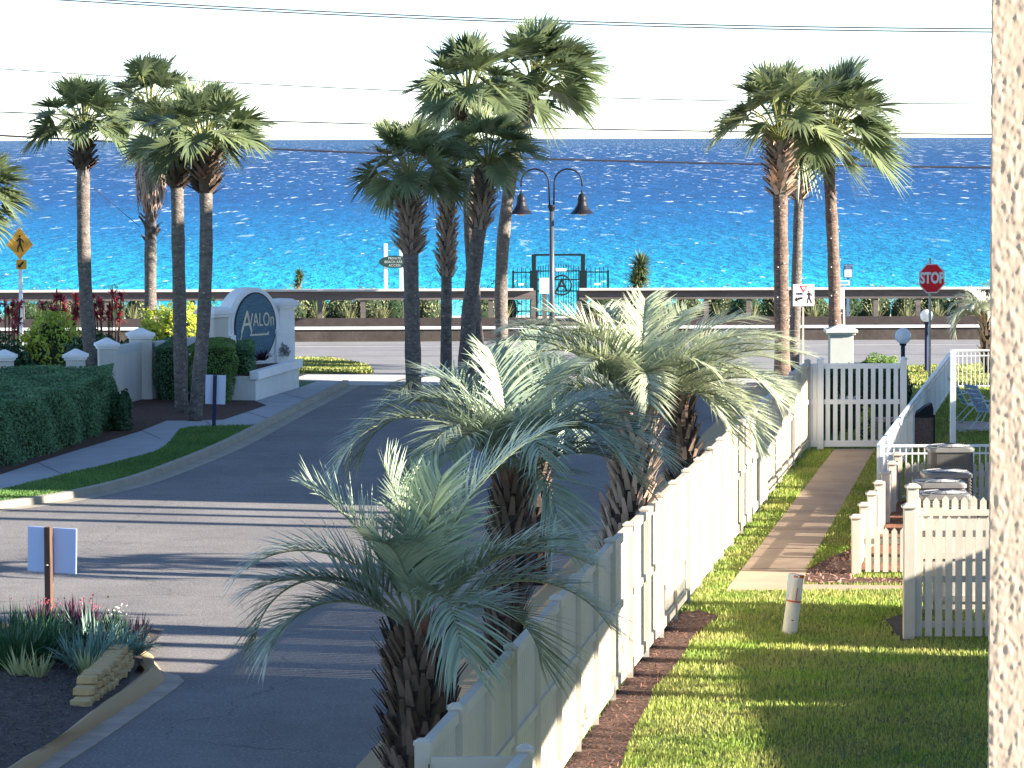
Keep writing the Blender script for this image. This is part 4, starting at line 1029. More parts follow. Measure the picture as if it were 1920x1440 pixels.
# ------------------------------------------------------------------ walls and pillars on the left
def pillar(label, x, y, w, h, rz=0.0, m=STUC, capm=STUCW, name='wall_pillar', over=.10):
    t = thing(name, label, 'pillar', (x, y, .05), rz)
    MB().box((0, 0, h / 2), (w, w, h)).build('shaft', m, t, bevel=.012)
    b = MB(); b.box((0, 0, h + .03), (w + over * .8, w + over * .8, .06)); b.box((0, 0, h + .10), (w + over * 1.6, w + over * 1.6, .08)); b.box((0, 0, h + .20), (w + over * 1.3, w + over * 1.3, .13), taper=.12)
    b.build('cap', capm, t, bevel=.008); return t
def wallseg(label, a, c, h, th=.22, m=STUC, z=.05, name='stucco_wall', top=True):
    a = Vector((a[0], a[1], z)); c = Vector((c[0], c[1], z)); t = thing(name, label, 'wall', a)
    d = c - a; b = MB(); b.bar(Vector((0, 0, h / 2)), d + Vector((0, 0, h / 2)), th, h); b.build('wall_face', m, t)
    if top: b = MB(); b.bar(Vector((0, 0, h - .06)), d + Vector((0, 0, h - .06)), th + .03, .20); b.build('coping', STAIN, t)
    return t
P1 = (X(8, 89.2), 89.2); P2 = (X(142, 89.4), 89.4); P3 = (X(201, 90.6), 90.6); P4 = (X(264, 93.3), 93.3)
pillar('stucco pillar with pyramid cap at the far left above the hedge', P1[0], P1[1], .42, 1.28)
pillar('stucco pillar with pyramid cap left of the slim palm', P2[0], P2[1], .42, 1.28)
pillar('stucco pillar with pyramid cap right of the slim palm', P3[0], P3[1], .42, 1.48, R(12))
pillar('largest stucco pillar at the end of the left wall', P4[0], P4[1], .52, 1.58, R(12))
wallseg('low stucco wall between the two far left pillars', (P1[0] + .2, P1[1]), (P2[0] - .2, P2[1]), 1.02, top=False)
wallseg('stained cream wall between the two right pillars', (P3[0] + .06, P3[1] + .2), (P4[0] - .06, P4[1] - .25), 1.46)
wallseg('low wall from the largest pillar to the oval sign', (P4[0] + .26, P4[1] + .05), (X(420, 97), 97), 1.45)

# ------------------------------------------------------------------ monument sign
Dm = 97.0; mx = X(466, Dm); rzm = R(53)
t = thing('monument_sign', 'white arched stucco monument with a slate blue oval Avalon plaque', 'sign', (mx, Dm, .05), rzm)
zc = Z(612, Dm, 466) - .05; Ra = zc
R1, R2 = 1.04, 1.02
arch = [(-R1, 0)] + [(-R1 * math.cos(a), zc + R2 * math.sin(a)) for a in np.linspace(0, math.pi, 33)] + [(R1, 0)]
MB().plate(arch, -.20, .20).build('arch', STUCW, t, bevel=.02)
ring = [(1.0 * .92 * math.cos(a), zc + 1.0 * .95 * math.sin(a)) for a in np.linspace(0, 2 * math.pi, 49)[:-1]]
MB().plate(ring, -.235, -.20).build('moulding', STUCW, t)
MB().plate([(.83 * math.cos(a), zc + .895 * math.sin(a)) for a in np.linspace(0, 2 * math.pi, 49)[:-1]], -.25, -.235).build('dark_rim', mat('rim_black', (.02, .025, .035), .6), t)
pl = MB().plate([(.785 * math.cos(a), zc + .85 * math.sin(a)) for a in np.linspace(0, 2 * math.pi, 49)[:-1]], -.265, -.25).build('plaque', PLAQ, t)
text('lettering', 'A', .80, CREAML, pl, (-.36, -.272, zc + .12), sx=.85, shear=.05)
text('lettering', 'VALOn', .50, CREAML, pl, (.20, -.272, zc + .16), sx=.68)
b = MB(); b.box((.13, -.272, zc - .21), (.74, .01, .045)); b.bar((-.24, -.272, zc + .1), (-.18, -.272, zc - .21), .01, .035); b.bar((.44, -.272, zc - .21), (.50, -.272, zc - .15), .01, .035); b.bar((-.55, -.272, zc - .12), (-.64, -.272, zc - .42), .01, .03)
b.build('lettering', CREAML, pl)
text('lettering', '- - - -', .14, mat('dim_letters', (.12, .19, .26), .6), pl, (.05, -.272, zc - .38))
for sx, h, w in ((-1, 1.98, .56), (1, 2.1, .60)):
    cx = sx * (R1 + w / 2 - .02)
    MB().box((cx, .03, h / 2), (w, .5, h)).build('pier', STUC if sx < 0 else STUCW, t, bevel=.015)
    b = MB(); b.box((cx, .03, h + .04), (w + .10, .60, .08)); b.box((cx, .03, h + .13), (w + .20, .70, .10)); b.box((cx, .03, h + .22), (w + .14, .62, .08), taper=.7); b.build('pier_cap', STUCW, t, bevel=.01)
MB().box((-R1 + .14, -.24, .75), (.20, .10, 1.5)).build('pilaster', STUCW, t, bevel=.008)
b = MB(); b.box((R1 - .14, -.24, .73), (.20, .10, 1.46)); b.box((R1 - .14, -.25, 1.52), (.28, .14, .12)); b.build('pilaster', STUCW, t, bevel=.008)
# planter in front
a = G(480, 752, .1); c = G(561, 727, .1)
t = thing('sign_planter', 'long white stucco planter box in front of the oval sign', 'planter', (a.x, a.y, .1))
d = Vector((c.x - a.x, c.y - a.y, 0)); L0 = d.length; u = d / L0; rz = math.atan2(u.y, u.x); t.rotation_euler = (0, 0, rz)
hp = .62
MB().box((L0 / 2, .55, hp / 2), (L0, 1.1, hp)).build('body', mat('planter_stucco', (.72, .72, .68), .85, .05, 3, bump=.002, bscale=50), t, bevel=.015)
MB().box((L0 / 2, .03, hp + .02), (L0 + .14, .24, .22)).build('rim', STUCW, t, bevel=.02)
MB().box((L0 / 2, .62, hp + .01), (L0 - .1, .9, .04)).build('soil', MULCH, t)
MB().box((L0 + .13, .45, .28), (.3, .5, .56)).build('end_block', mat('brown_block', (.16, .11, .08), .9), t)
p = G(518, 682, .9); 
shrub('silver_bush', 'small grey purple bush growing in the white planter', 'shrub', (X(518, 97.8), 97.8, .88), (.33, .3, .33), 520, .12, GREYP, 31, 1.7, core=False)
tuft('planter_foliage', 'dark reddish plant beside the oval plaque', 'plant', (X(492, 96.2), 96.2, .9), 90, .4, .03, PURP, 1.2, 33)
tuft('yellow_tuft', 'yellow plant on the wall left of the oval sign', 'plant', (X(388, 96.6), 96.6, 1.4), 70, .45, .04, CROT, .9, 34)

# blank sign on black post
D = G(400, 802, .1).y
t = thing('small_sign', 'blank white board seen from behind on a black post by the twin palms', 'sign', (X(400, D, 800), D, .1), R(4)); s = D / F
ht = (802 - 703) * s
MB().box((.03, 0, ht / 2), (.085, .06, ht), ry=R(1.8)).build('post', NAVY, t)
b = MB(); b.box((.055, .045, ht - .33), (38 * s, .015, .66), ry=R(2)); b.build('board', mat('board_pale', (.66, .68, .80), .5), t, bevel=.01)

# ------------------------------------------------------------------ left foreground island
cl_in = GP((-180, 1560, .16), (17, 1440, .16), (50, 1418, .16), (112, 1382, .16), (181, 1328, .16), (250, 1281, .16), (284, 1254, .16), (288, 1243, .16), (262, 1228, .16))
cl_mid = GP((-120, 1560), (71, 1440), (118, 1405), (207, 1347), (301, 1285), (306, 1268), (285, 1238), (262, 1222))
cl_out = GP((-70, 1560), (112, 1440), (183, 1395), (267, 1337), (330, 1292), (345, 1279), (336, 1269), (306, 1262), (285, 1236))
sheet('island_gutter', [(p.x, p.y) for p in cl_out] + [(G(262, 1222).x, G(262, 1222).y), (-7, 49.2), (-12, 49), (-12, 35)], .016, GUTT, thick=.05)
# curb body with sloped face
b = MB(); A = smoothpath([(p.x, p.y) for p in cl_in], 5); B_ = smoothpath([(p.x, p.y) for p in cl_mid], 5)
n = 40
def resamp(pa, n):
    d = [0]
    for i in range(1, len(pa)): d.append(d[-1] + math.dist(pa[i], pa[i - 1]))
    out = []
    for k in range(n):
        s_ = d[-1] * k / (n - 1); i = max(j for j in range(len(d)) if d[j] <= s_ + 1e-9); i = min(i, len(pa) - 2); f = (s_ - d[i]) / max(d[i + 1] - d[i], 1e-9); out.append((pa[i][0] + (pa[i + 1][0] - pa[i][0]) * f, pa[i][1] + (pa[i + 1][1] - pa[i][1]) * f))
    return out
A = resamp(A, n); B_ = resamp(B_, n)
for i in range(n):
    ax, ay = A[i]; bx_, by_ = B_[i]; k = .42
    jt = .012 if i % 10 == 5 else 0
    b.v += [(ax - .12, ay, .10), (ax, ay, .17 - jt), (ax + (bx_ - ax) * .45, ay + (by_ - ay) * .45, .165 - jt), (ax + (bx_ - ax) * .85, ay + (by_ - ay) * .85, .06 - jt), (bx_, by_, .017)]; b.a += [.5] * 5
for i in range(n - 1):
    for j in range(4): b.f.append((i * 5 + j, (i + 1) * 5 + j, (i + 1) * 5 + j + 1, i * 5 + j + 1))
o = b.build('island_curb', CURB, smooth=True); o['kind'] = 'structure'
# mulch mound (gridded)
nx, ny = 70, 70; b = MB(); rgm = np.random.default_rng(3)
xs = np.linspace(-11, 0, nx); yv = np.linspace(34, 48.9, ny)
poly_m = [(p.x, p.y) for p in cl_in] + [(G(215, 1205).x, 48.6), (-7, 48.9), (-12, 48.9), (-12, 33)]
XX, YY = np.meshgrid(xs, yv); 
V = np.stack([XX.ravel(), YY.ravel(), np.zeros(nx * ny)], 1)
edge = np.interp(YY.ravel(), [p[1] for p in A[::1]][:30], [p[0] for p in A[:30]])
dist = np.clip(edge - XX.ravel(), -1, 6)
V[:, 0] = np.where(dist < 0, edge - .02, V[:, 0]); dist = np.maximum(dist, 0)
V[:, 2] = .155 + .11 * (1 - np.exp(-dist * .7)) + .02 * np.sin(XX.ravel() * 3) * np.sin(YY.ravel() * 2.3) * np.minimum(dist, 1)
ij = np.arange(nx * ny).reshape(ny, nx); Fq = np.stack([ij[:-1, :-1], ij[:-1, 1:], ij[1:, 1:], ij[1:, :-1]], -1).reshape(-1, 4)
o = npmesh('mulch_mound', V, Fq, np.full(len(V), .5), MULCHG, smooth=True); o['kind'] = 'structure'
# litter of pine straw bits
n = 16000; x = rng.uniform(-7.5, -2, n); y = rng.uniform(35, 47, n); ed = np.interp(y, [p[1] for p in A[:30]], [p[0] for p in A[:30]]); ok = (x < ed - .05); x, y = x[ok], y[ok]; n = len(x)
zz = .155 + .11 * (1 - np.exp(-(np.interp(y, [p[1] for p in A[:30]], [p[0] for p in A[:30]]) - x) * .7)) + .02 * np.sin(x * 3) * np.sin(y * 2.3)
pts_ = np.stack([x, y, zz + .012], 1); V, Fc = leaf_cloud(pts_, np.tile([0, 0, 1.], (n, 1)), .09, 9, .35)
o = npmesh('pine_straw', V, Fc, np.repeat(rng.random(n), 4), mat('straw', (.125, .095, .075), .9, attr=True)); tagm(o, 'loose grey brown pine straw on the foreground bed', 'mulch', kind='stuff')
n = 14000; V_ = []
polyf = [(p.x, p.y) for p in mb_fence]
x = rng.uniform(-1, 6, n); y = rng.uniform(34, 53, n); ok = inside(polyf, x, y); x, y = x[ok], y[ok]; n = len(x)
V, Fc = leaf_cloud(np.stack([x, y, np.full(n, .025)], 1), np.tile([0, 0, 1.], (n, 1)), .10, 8, .35)
o = npmesh('pine_straw', V, Fc, np.repeat(rng.random(n), 4), mat('straw_red', (.15, .075, .05), .9, attr=True)); tagm(o, 'reddish pine straw along the foot of the long fence', 'mulch', kind='stuff')
n = 5000; x = rng.uniform(4, 12, n); y = rng.uniform(54, 60, n); ok = inside([(p.x, p.y) for p in mulchR], x, y); x, y = x[ok], y[ok]; n = len(x)
V, Fc = leaf_cloud(np.stack([x, y, np.full(n, .03)], 1), np.tile([0, 0, 1.], (n, 1)), .10, 5, .45)
o = npmesh('pine_straw', V, Fc, np.repeat(rng.random(n), 4), mat('straw_pink', (.32, .18, .13), .9, attr=True)); tagm(o, 'pale bark chips in front of the low picket enclosure', 'mulch', kind='stuff')

# retaining block wall
a = G(176, 1322, .17); c = G(276, 1250, .17); d = Vector((c.x - a.x, c.y - a.y, 0)); L0 = d.length; rz = math.atan2(d.y, d.x)
t = thing('retaining_wall', 'curved low wall of tan split blocks around the flower bed', 'wall', (a.x - .04, a.y, .15), rz)
bw = .215
for r_ in range(3):
    nb = int((L0 + .15) / bw)
    for k in range(nb):
        if k < (0, 1, 3)[r_]: continue
        x = (k + (.5 if r_ % 2 else 0)) * bw + random.uniform(-.015, .015)
        cz = .04 + r_ * .088 + .05 * (k / nb); cv = .22 * (k / nb - .25) ** 2; hw_ = .5 * bw - random.uniform(.006, .018)
        b = MB(); jj = random.uniform(-.02, .02); y_ = .10 + r_ * .03 + cv + jj; dz = random.uniform(-.006, .006)
        fr = [(-hw_, y_ - .05), (-hw_ * .5, y_ - .10 + jj), (hw_ * .45, y_ - .105), (hw_, y_ - .045), (hw_ * .75, y_ + .13), (-hw_ * .75, y_ + .13)]
        b.prism([(x + q[0], q[1]) for q in fr], cz - .042 + dz, cz + .040 + dz); o = b.build('block', BLOCK, t, bevel=.012)
        for v in o.data.vertices: v.co += Vector((random.uniform(-.01, .01), random.uniform(-.012, .012), random.uniform(-.006, .006)))

# flower bed plants
def at(px, D, z=.22): return (X(px, D), D, z)
k = 0
for px, D, L in ((8, 44.8, .62), (45, 45.2, .60), (82, 45.6, .56), (112, 45.9, .50), (20, 46.3, .62), (65, 46.6, .6)):
    lb = ['dark strappy clump at the left edge of the bed', 'dark strappy clump second from the left edge', 'dark strappy clump in front of the wooden post', 'dark strappy clump right of the wooden post',
          'rear dark strappy clump at the left edge', 'rear dark strappy clump left of the wooden post'][k]
    tuft('strap_leaf_plant', lb, 'plant', at(px, D), 190, L * 1.15, .026, STRAP, .85, 50 + k, drop=.55, rad=.22, group='dark strappy clumps in the front flower bed'); k += 1
for px, D, lb, L in ((150, 44.9, 'blue green strappy clump left of centre in the bed', .52), (190, 45.3, 'widest blue green strappy clump behind the blocks', .58), (228, 45.9, 'blue green strappy clump at the tip of the bed', .46), (175, 46.3, 'rear blue green strappy clump', .58)):
    tuft('blue_strap_plant', lb, 'plant', at(px, D), 170, L * 1.1, .03, STRAPB, 1.25, 60 + k, drop=.7, rad=.20, group='blue green clumps in the front flower bed'); k += 1
for px, D, lb in ((30, 44.2, 'short pale striped tuft at the left of the bed'), (65, 44.1, 'short pale striped tuft in front of the wooden post'), (155, 44.2, 'short pale striped tuft in front of the blue clumps')):
    tuft('striped_tuft', lb, 'plant', at(px, D, .2), 34, .42, .03, STRAPV, .9, 70 + k, drop=.4, rad=.08); k += 1
for px, D, lb, m_, h_ in ((72, 48.0, 'pink flowers behind the dark clumps', FLOWR, .45), (128, 47.9, 'purple leaved plant right of the wooden post', PURP, .50), (158, 47.8, 'pink and purple spikes behind the blue clump', FLOWR, .50),
                          (212, 47.6, 'white flowers at the back of the bed', FLOWW, .40), (245, 47.2, 'dark purple plant at the tip of the bed', PURP, .38)):
    p = at(px, D); t = tuft('flowering_plant', lb, 'flower', p, 80, h_, .03, PURP if m_ is not FLOWW else STRAP, .6, 80 + k, rad=.15, drop=.2)
    if m_ is not PURP:
        rg = np.random.default_rng(k); n = 34; pts_ = np.stack([rg.normal(0, .13, n), rg.normal(0, .1, n), rg.uniform(h_ * .7, h_ * 1.05, n)], 1); V, Fc = leaf_cloud(pts_, rg.normal(0, 1, (n, 3)), .035, 1.8)
        c_ = Cloud(); c_.add(V, Fc, np.repeat(rg.uniform(.3, 1, n), 4)); c_.build('blossom', m_, t)
    k += 1
# board on wooden post
D = 48.6; t = thing('notice_board', 'white notice board back with shade blue in its colour fixed to a brown wooden post in the bed', 'sign', (X(93, D, 1200), D, .1), R(-20)); s = D / F
zt = Z(988, D, 93) - .1
MB().box((0, 0, zt / 2), (.088, .088, zt)).build('post', WOODP, t, bevel=.005)
MB().box((.02, .065, zt - .31), (103 * s, .02, .60), ry=R(1.2)).build('board', SHADEB, t, bevel=.015)
MB().lathe([(.018, 0), (.018, .01)], 8).build('bolt', GALV, t, loc=(0, -.05, zt - .5))

# ------------------------------------------------------------------ boardwalk rail and seawall
Dr = 126.0
def railing(label, pxa, pxb, seed):
    xa, xb = X(pxa, Dr, 541), X(pxb, Dr, 541); t = thing('boardwalk_railing', label, 'railing', (xa, Dr, 0)); L0 = xb - xa
    zt = Z(540.5, Dr)
    # horizontal in the world; the camera's own roll gives the slope seen
    MB().box((L0 / 2, 0, zt - .045), (L0, .36, .07)).build('cap_board', WOODT, t)
    MB().box((L0 / 2, .02, zt - .235), (L0, .05, .30)).build('fascia_board', WOOD, t)
    MB().box((L0 / 2, .04, .42), (L0, .06, .26)).build('lower_board', mat('dark_board', (.05, .04, .038), .9, .2, 3), t)
    n = int(L0 / 1.36)
    for i in range(n + 1): MB().box((L0 * i / n, .10, zt / 2 - .04), (.16, .12, zt - .08)).build('post', WOOD, t)
    return t
railing('long weathered boardwalk railing left of the beach gate', -120, 1000, 1)
railing('long weathered boardwalk railing right of the beach gate', 1086, 2040, 2)
t = thing('seawall', 'low dark roadside wall with a white cap beyond the main road', 'wall', (0, 121.8, 0)); zt = Z(613, 121.8)
MB().box((0, .2, zt / 2 - .05), (90, .36, zt - .02)).build('wall_face', DKWALL, t)
MB().box((0, .2, zt - .03), (90, .46, .07)).build('cap', CAPW, t)
sheet('boardwalk_deck', [(-60, 122.3), (60, 122.3), (60, 131.5), (-60, 131.5)], .26, mat('deck_dark', (.09, .075, .065), .9, .2, 2))
# dune plants behind the rail
dl = ['dune bush with pale leaf tips behind the boardwalk railing']
pxs = [45, 95, 150, 205, 265, 545, 590, 640, 690, 735, 800, 900, 940, 1130, 1175, 1225, 1290, 1350, 1400, 1455, 1525, 1590, 1640, 1700, 1750, 1800, 1850]
for i, px in enumerate(pxs):
    D = 129 + (i * 37 % 5) * .5; h = .72 + .24 * ((i * 53) % 7) / 7
    shrub('dune_bush', dl[0], 'shrub', (X(px, D), D, .26), (.72, .5, h), 620, .10, DUNE if i % 3 else SHRUBD, 100 + i, 2.6, group='dune bushes behind the boardwalk railing')
for i in range(34):
    px = -40 + i * 58; D = 128.2 + (i % 3) * .3
    if 985 < px < 1095: continue
    tuft('dune_grass_clump', 'tuft of dune grass behind the boardwalk railing', 'grass clump', (X(px, D), D, .26), 60, .85, .03, DUNE, .8, 200 + i, group='dune grass tufts behind the boardwalk railing')
# solid dark undergrowth
def yucca(label, px, topy, D, r, n, z0=.26, w=.06, m=DUNE):
    h = Z(topy, D) - z0; t = thing('yucca', label, 'yucca', (X(px, D), D, z0)); rg = np.random.default_rng(px); c = Cloud()
    MB().tube([(0, 0, -.05), (0, 0, h * .75)], .08, 8).build('trunk', TRUNK, t)
    for k in range(3):
        u = nrm(rg.normal(0, 1, (n, 3)) + np.array([0, 0, .25])); P0 = np.tile([rg.normal(0, r * .3), 0, h - r * (.78 + .5 * k)], (n, 1)).astype(float)
        V, Fc = strips(P0, u, r * rg.uniform(.75, 1.05, n), np.full(n, w), np.full(n, r * .06), 2, wprof=[.6, 1, .05]); c.add(V, Fc, np.repeat(rg.random(n), 6))
    c.build('leaves', m, t)
yucca('large round yucca rising behind the railing right of the beach gate', 1198, 472, 131, .66, 240, m=mat('yucca_leaf', (.09, .12, .05), .5, attr=True, trans=.15))
yucca('small yucca rising behind the railing right of the oval sign', 562, 500, 131, .32, 70, m=MATS['yucca_leaf'])

# beach gate
Dg2 = 130.5; s = Dg2 / F; cx = X(1047, Dg2, 520); t = thing('beach_gate', 'black metal beach access gate with a circled letter A', 'gate', (cx, Dg2, .26))
zT = Z(477, Dg2) - .26; zP = Z(502, Dg2) - .26
for sx in (-1, 1):
    b = MB(); b.box((sx * 46 * s, 0, zT / 2), (.15, .15, zT)); b.box((sx * (46 * s + .02 * 0), -.0, (zP - .1) / 2), (.26, .24, zP - .1)); b.build('gate_post', BLACKG, t)
MB().box((0, 0, zT - .02), (92 * s, .10, .07)).build('header', BLACKG, t)
b = MB()
for z in (zP - .12, zP - .42, zP - .82, .15): b.box((0, 0, z), (86 * s, .04, .04))
for i in range(17):
    x = -38 * s + 76 * s * i / 16; b.box((x, 0, zP * .5 + .04 + .10 * math.cos((i - 8) / 8 * 1.5)), (.022, .022, zP + .0))
b.build('gate_leaf', BLACKG, t)
b = MB(); cA_ = (6 * s, -.04, Z(535, Dg2) - .26)
b.tube([(cA_[0] + .34 * math.cos(a), -.05, cA_[2] + .34 * math.sin(a)) for a in np.linspace(0, 2 * math.pi, 33)], .028, 6); o = b.build('emblem_ring', BLK, t)
text('lettering', 'A', .58, BLK, t, (cA_[0], -.06, cA_[2]), bold=.012)
for px, w, py in ((1052, 20, 506), ): MB().box(((px - 1047) * s, -.05, Z(py, Dg2) - .26), (w * s, .02, .10)).build('header_plate', PINKW, t)
for lb, xa, xb in (('black picket fence left of the beach gate', 962, 994), ('black picket fence right of the beach gate', 1100, 1140)):
    t2 = thing('iron_fence', lb, 'fence', (X(xa, Dg2, 520), Dg2, .26)); L0 = (xb - xa) * s; b = MB()
    for z in (zP - .16, .3): b.box((L0 / 2, 0, z), (L0, .035, .04))
    n = int(L0 / .135)
    for i in range(n + 1): b.box((L0 * i / n, 0, zP / 2), (.022, .022, zP))
    b.build('pickets', BLACKG, t2)
    MB().box((L0 if xa > 1050 else 0, 0, (zP - .1) / 2), (.07, .07, zP - .1)).build('post', BLACKG, t2)
    MB().box((L0 * .5, -.05, zP - .58), (.24, .02, .07)).build('plate', PINKW, t2)
t = thing('notice_sign', 'small white notice on a wooden post in front of the beach gate', 'sign', (X(1021, 128, 560), 128, .26)); s = 128 / F
MB().box((0, 0, .6), (.16, .1, 1.2)).build('post', WOOD, t); MB().box((0, -.06, Z(536, 128) - .26), (19 * s, .02, 30 * s)).build('panel', mat('notice_white', (.62, .64, .70), .6, .1, 9), t)

# double street lamp
D = 123.6; s = D / F; t = thing('street_lamp', 'double armed street lamp with two black bell shades', 'street lamp', (X(1035, D, 600), D, .1))
zj = Z(385, D, 1035) - .1
b = MB(); b.tube([(0, 0, 0), (0, 0, 1.0), (0, 0, zj - .15)], [.10, .09, .075], 12); b.build('pole', mat('lamp_pole', (.05, .05, .055), .35, spec=.6), t, smooth=True)
b = MB(); b.lathe([(.06, -.32), (.075, -.2), (.13, -.05), (.13, .02)], 14, (0, 0, zj)); b.build('collar', BLACK, t)
for sx in (-1, 1):
    xx = 57 * s; zA = Z(344, D, 1035) - .1; rr_ = (xx - .09) / 2; zc2 = zA + .02
    path = [(sx * .07, 0, zj), (sx * .09, 0, zc2)] + [(sx * (.09 + rr_ - rr_ * math.cos(a)), 0, zc2 + rr_ * math.sin(a)) for a in np.linspace(.15, math.pi - .0, 16)] + [(sx * xx, 0, zc2 - .12)]
    b = MB(); b.tube(path, .03, 8); arm = b.build('arm', BLACK, t, smooth=True)
    z0 = Z(401, D, 1035) - .1
    b = MB(); b.lathe([(.40, 0), (.385, .02), (.27, .13), (.185, .27), (.15, .40), (.155, .47), (.14, .56), (.09, .64), (.03, .69), (.028, .80)], 22, (sx * xx, 0, z0)); b.build('lamp_shade', BLACK, arm, smooth=False)
    b = MB(); b.lathe([(.04, -.06), (.15, -.03), (.17, .0)], 16, (sx * xx, 0, z0)); b.build('lens', mat('lamp_lens', (.55, .55, .5), .3), arm)

# beach access oval sign
D = 140; s = D / F; t = thing('beach_sign', 'dark green oval beach sign hung between two white posts', 'sign', (X(738, D, 490), D, -.4))
for px in (723.5, 752.5):
    z1 = Z(456, D) + .4; MB().box(((px - 738) * s, 0, z1 / 2), (.13, .13, z1)).build('post', WHT, t)
zc3 = Z(490, D) + .4
ov = MB().plate([(.60 * math.cos(a) + .05, zc3 + .235 * math.sin(a)) for a in np.linspace(0, 2 * math.pi, 33)[:-1]], -.12, -.08).build('panel', mat('sign_green', (.012, .035, .035), .5), t)
for i, w_ in enumerate(('PRIVATE', 'BEACH AREA', 'ACCESS')): text('lettering', w_, .13, mat('pale_letters', (.42, .46, .44), .6), ov, (.04, -.126, zc3 + .125 - .13 * i))
# blue rules sign
D = 127; s = D / F; t = thing('rules_sign', 'small blue and white rules sign above the railing', 'sign', (X(1590, D, 520), D, .26)); zt = Z(495, D, 1590) - .26
MB().box((0, 0, (zt - .1) / 2), (.09, .06, zt - .1)).build('post', mat('blue_post', (.08, .14, .26), .5), t)
pn_ = MB().box((0, -.05, zt - 13 * s), (17 * s, .02, 26 * s)).build('panel', mat('sign_navy', (.02, .06, .13), .5), t, bevel=.01)
MB().box((0, -.065, zt - 17.5 * s), (14 * s, .01, 14.5 * s)).build('white_field', mat('blue_white', (.52, .60, .74), .5), pn_)
for i, w_ in enumerate(('WELCOME', 'BEACH', 'RULES')): text('lettering', w_, .058, mat('pale_blue_letters', (.4, .48, .6), .6), pn_, (0, -.065, zt - .05 - .055 * i))
# shower post
D = 124; t = thing('shower_post', 'white and blue shower post behind the right palm trunk', 'shower post', (X(1577, D, 580), D, .1))
b = MB(); b.box((0, 0, .8), (.26, .18, 1.6), taper=.75); b.build('column', mat('shower_white', (.74, .78, .80), .5), t, bevel=.02); MB().box((.02, -.02, 1.66), (.5, .22, .16)).build('head', METALW, t, bevel=.02)
pb = MB().box((.05, -.14, 1.68), (.36, .01, .09)).build('label', mat('shower_blue', (.1, .28, .42), .5), t)
MB().box((.03, -.10, .45), (.05, .02, .7)).build('slot', BLK, t)

# ------------------------------------------------------------------ road signs
# STOP
D = 95.0; s = D / F; t = thing('stop_sign', 'red octagonal stop sign on a tall steel post', 'stop sign', (X(1744, D, 700), D, 0), R(24))
zc4 = Z(522, D, 1747)
MB().box((0, .03, (zc4 + .52) / 2), (.055, .03, zc4 + .52)).build('post', GALV, t)
oc = lambda r: [(r * math.cos(R(22.5 + 45 * k)) + .03, zc4 + r * math.sin(R(22.5 + 45 * k))) for k in range(8)]
f_ = MB().plate(oc(.405), -.02, .0).build('panel', WHT, t)
MB().plate(oc(.375), -.028, -.02).build('red_face', RED, f_)
text('lettering', 'STOP', .38, WHT, f_, (.03, -.033, zc4), sx=.78, bold=.016)
# yield here to pedestrians
D = 100; s = D / F; t = thing('yield_sign', 'square pale yield here to pedestrians sign on a thin post', 'road sign', (X(1506, D, 680), D, 0), R(8))
zt = Z(533, D, 1506); MB().box((0, .03, (zt - .05) / 2), (.05, .03, zt - .05)).build('post', GALV, t)
hw = 20.5 * s; f_ = MB().box((0, -.01, zt - hw), (2 * hw, .02, 2 * hw)).build('panel', PINKW, t, bevel=.01)
zc5 = zt - hw
b = MB(); b.plate([(-.11, zc5 + .255), (.11, zc5 + .255), (0, zc5 + .07)], -.026, -.021); b.build('triangle', RED, f_)
MB().plate([(-.055, zc5 + .225), (.055, zc5 + .225), (0, zc5 + .135)], -.031, -.027).build('triangle_centre', WHT, f_)
text('lettering', 'HERE', .085, BLK, f_, (-.10, -.027, zc5 + .04))
b = MB(); b.plate([(-.245, zc5 - .13), (-.15, zc5 - .18), (-.165, zc5 - .135), (-.02, zc5 - .10), (-.02, zc5 - .05), (-.10, zc5 - .05), (-.175, zc5 - .08), (-.19, zc5 - .045)], -.026, -.021); b.build('arrow', BLK, f_)
def walker(cx, cz, k, y0=-.026):
    b = MB(); y1 = y0 + .005
    pts_h = [(cx + .028 * k * math.cos(a), cz + .235 * k + .032 * k * math.sin(a)) for a in np.linspace(0, 6.28, 13)[:-1]]; b.plate(pts_h, y0, y1)
    for a_, b_, w1, w2 in (((0, .19), (.01, .02), .075, .055), ((.01, .04), (-.055, -.09), .05, .035), ((-.055, -.09), (-.045, -.2), .035, .03), ((.01, .04), (.05, -.08), .05, .04), ((.05, -.08), (.10, -.19), .04, .03), ((-.005, .18), (-.085, .09), .035, .025), ((.0, .18), (.085, .12), .035, .025), ((.085, .12), (.10, .05), .028, .022)):
        a_ = Vector(a_) * k; b_ = Vector(b_) * k; d_ = (b_ - a_).normalized(); n_ = Vector((-d_.y, d_.x))
        b.plate([(cx + q.x, cz + q.y) for q in (a_ + n_ * w1 * k / 2, b_ + n_ * w2 * k / 2, b_ - n_ * w2 * k / 2, a_ - n_ * w1 * k / 2)], y0 - .0003 * len(b.v) / 8, y1)
    return b
walker(.15, zc5 - .07, .75).build('walking_figure', BLK, f_)
